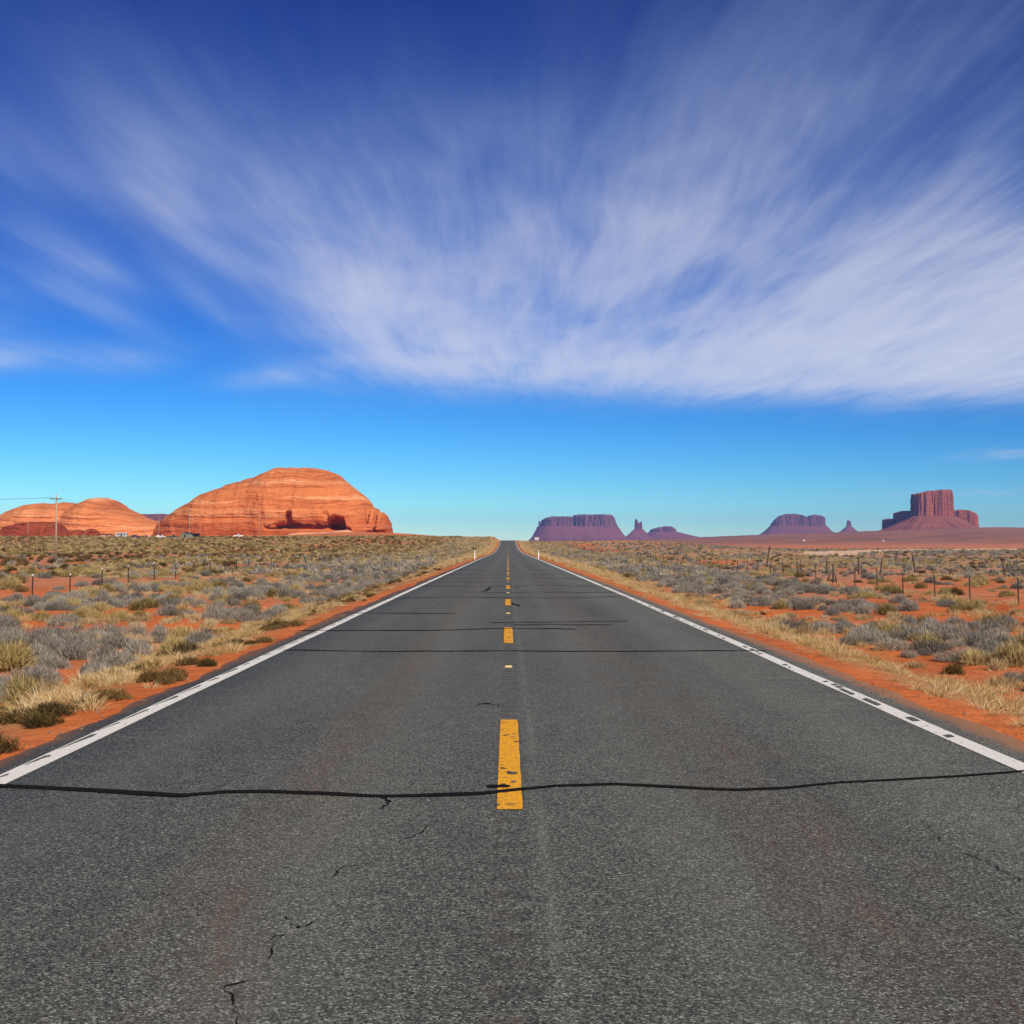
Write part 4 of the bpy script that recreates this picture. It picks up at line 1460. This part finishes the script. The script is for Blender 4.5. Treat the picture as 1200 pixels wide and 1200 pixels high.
add('tan', sow(-24, -6.5, 14, 130, .7, lambda x, y: .8 * patch(x, y, .16, 553, -.1, .2)), .4, .9)
add('tan', sow(8, 22, 14, 130, 1.1, lambda x, y: .85 * patch(x, y, .16, 554, -.1, .2)), .35, .9)
# one big green clump beside the right fence, as in the picture
plants['olive'].append(np.array([[wx(1112, 55.0), 55.0, 1.35, 1.25], [wx(1130, 54.0), 54.0, 1.2, 1.1], [wx(1147, 54.5), 54.5, 1.0, 1.0], [wx(20, 26), 26, 1.35, 1.0], [wx(232, 66), 66, 1.6, 1.0], [wx(105, 59), 59, 1.4, 1.05], [wx(15, 70), 70, 1.7, 1.1]]))

add('straw', sow(PR, PR + 2.2, 8, 80, 12, lambda x, y: .75 * patch(x, y, .7, 561, -.1, .3) * sstep(dR(x), .1, .5)), .25, .6, .3, .7)
add('straw', sow(PL - 2.0, PL, 8, 80, 9, lambda x, y: .6 * patch(x, y, .7, 562, .0, .35) * sstep(dL(x), .1, .5)), .22, .55, .3, .7)
for q_ in range(9):     # dark junipers right of the shed
    d_ = 566 + 3 * rng.normal()
    plants['dark'].append(np.array([[wx(237 + q_ * 2.4, d_), d_, rng.uniform(1.2, 2.6), .9]]))
for (a_, b_, kd) in ((8, 884, 'dark'), (32, 858, 'dark'), (58, 846, 'dark'), (82, 836, 'straw'), (112, 828, 'dark'), (150, 806, 'straw'), (188, 802, 'dark'), (130, 792, 'straw'), (60, 818, 'straw'),
                     (160, 772, 'straw'), (232, 786, 'dark'), (205, 778, 'straw'), (100, 803, 'straw'), (285, 757, 'dark'), (262, 768, 'straw'), (20, 838, 'straw'), (330, 735, 'dark'), (300, 745, 'straw')):
    for q_ in range(6 if kd == 'straw' else 4):
        d_ = 1.72 * F / (b_ - HZ) + rng.normal() * .35
        x_ = min(wx(a_, d_) + rng.normal() * .22, PL - .22)
        plants[kd].append(np.array([[x_, d_, rng.uniform(.28, .55) if kd == 'dark' else rng.uniform(.5, .95), rng.uniform(.6, 1.1)]]))

NAMES = {'sage': ("sagebrush", "grey sagebrush", "sagebrush"), 'olive': ("rabbitbrush", "olive green rabbitbrush", "shrub"), 'dark': ("dark_shrub", "dark green shrub", "shrub")}
for kind, arrs in plants.items():
    A = np.concatenate(arrs)
    x, y, s, tl = A.T
    A_z = terrain(x, y) - .03 * s
    rot = rng.uniform(0, 6.283, len(A))
    px = VX + x / y * F
    py = HZ - (A_z - EYE) / y * F
    vis = (px > -5) & (px < 1205) & (py < 1195) & (y > 5)
    size = s * np.sqrt(tl) / y
    far = y > 95
    if kind in NAMES:
        order = np.argsort(np.where(vis, -size, 1.0))[:300]
        solo = np.zeros(len(A), bool)
        solo[order] = True
        solo &= vis
        nm, adj, cat = NAMES[kind]
        for i in np.nonzero(solo)[0]:
            o = obj(nm, P[kind][int(i) % len(P[kind])], None, (x[i], y[i], A_z[i]))
            o.rotation_euler = (0, 0, rot[i])
            o.scale = (s[i], s[i], s[i] * tl[i])
            side = "left" if x[i] < 0 else "right"
            fx = 23.5 if x[i] < 0 else 22.4
            ax = abs(x[i])
            zone = "on the bare verge beside the road" if ax < 9.5 else ("between the road and the %s fence" % side if ax < fx else "beyond the %s fence" % side)
            if ax < 9.5:
                zone = "on the %s verge" % side
            sz = "large" if s[i] > 1.05 else ("small" if s[i] < .75 else "middling")
            shape = "tall" if tl[i] > 1.07 else ("flat" if tl[i] < .93 else "rounded")
            dist = "near the camera" if y[i] < 28 else ("at middle distance" if y[i] < 48 else "farther off")
            tag(o, "%s %s %s %s, %s" % (sz, shape, adj, zone, dist), cat, "%s plants on the %s side of the road" % (adj, side))
        rest = ~solo
    else:
        rest = np.ones(len(A), bool)
    for f_, lab in ((False, ''), (True, 'far_')):
        mk = rest & (far == f_)
        if mk.sum() == 0:
            continue
        base = {'sage': 'sagebrush_scrub', 'olive': 'rabbitbrush_scrub', 'dark': 'dark_scrub', 'straw': 'dry_verge_grass', 'tan': 'tan_field_grass'}[kind]
        gn_scatter(base if not f_ else "distant_" + base, (PF if f_ else P)[kind], np.stack([x, y, A_z], -1)[mk], rot[mk], s[mk], tl[mk])

# gravel along the pavement edge
gp_ = []
me_st = []
for i in range(3):
    g = np.random.default_rng(50 + i)
    b = MB()
    n = 7
    for j in range(4):
        for q in range(n):
            a = 2 * math.pi * q / n
            t = j / 3 * math.pi
            rr = math.sin(t) * g.uniform(.75, 1.1) + .02
            b.v.append((rr * math.cos(a), rr * math.sin(a) * .8, -math.cos(t) * .55))
    for j in range(3):
        for q in range(n):
            b.f.append((j * n + q, j * n + (q + 1) % n, (j + 1) * n + (q + 1) % n, (j + 1) * n + q))
    me_st.append(mesh_from("stone", b.v, b.f, M['stone']))
xa, ya = sow(PL - 2.5, PL + .12, 8, 40, 22, lambda x, y: np.exp(-dL(x) / .35))
xb, yb = sow(PR - .12, PR + 3, 8, 40, 22, lambda x, y: np.exp(-dR(x) / .45))
x = np.concatenate([xa, xb])
y = np.concatenate([ya, yb])
gn_scatter("verge_gravel", me_st, np.stack([x, y, np.maximum(terrain(x, y), np.where((x > PL) & (x < PR), zroad(y), -9)) + .002], -1), rng.uniform(0, 6.28, len(x)), rng.uniform(.12, .30, len(x)) ** 3, np.ones(len(x)))

# ------------------------------------------------------------------ the air between here and the buttes
HAZE = 6.0e-5
if HAZE:
    m = bpy.data.materials.new("desert_air")
    m.use_nodes = True
    k = NT(m.node_tree)
    out = k.new('ShaderNodeOutputMaterial')
    pv = k.new('ShaderNodeVolumePrincipled')
    pv.inputs['Color'].default_value = (.27, .45, 1.0, 1)
    pv.inputs['Density'].default_value = HAZE
    k.link(pv.outputs[0], out.inputs['Volume'])
    zlo = float(GZ.min()) - 1.5
    o = MB().box(-9100, 9100, -150, 9600, zlo, 200).build("haze", m)
    tag(o, kind='stuff')
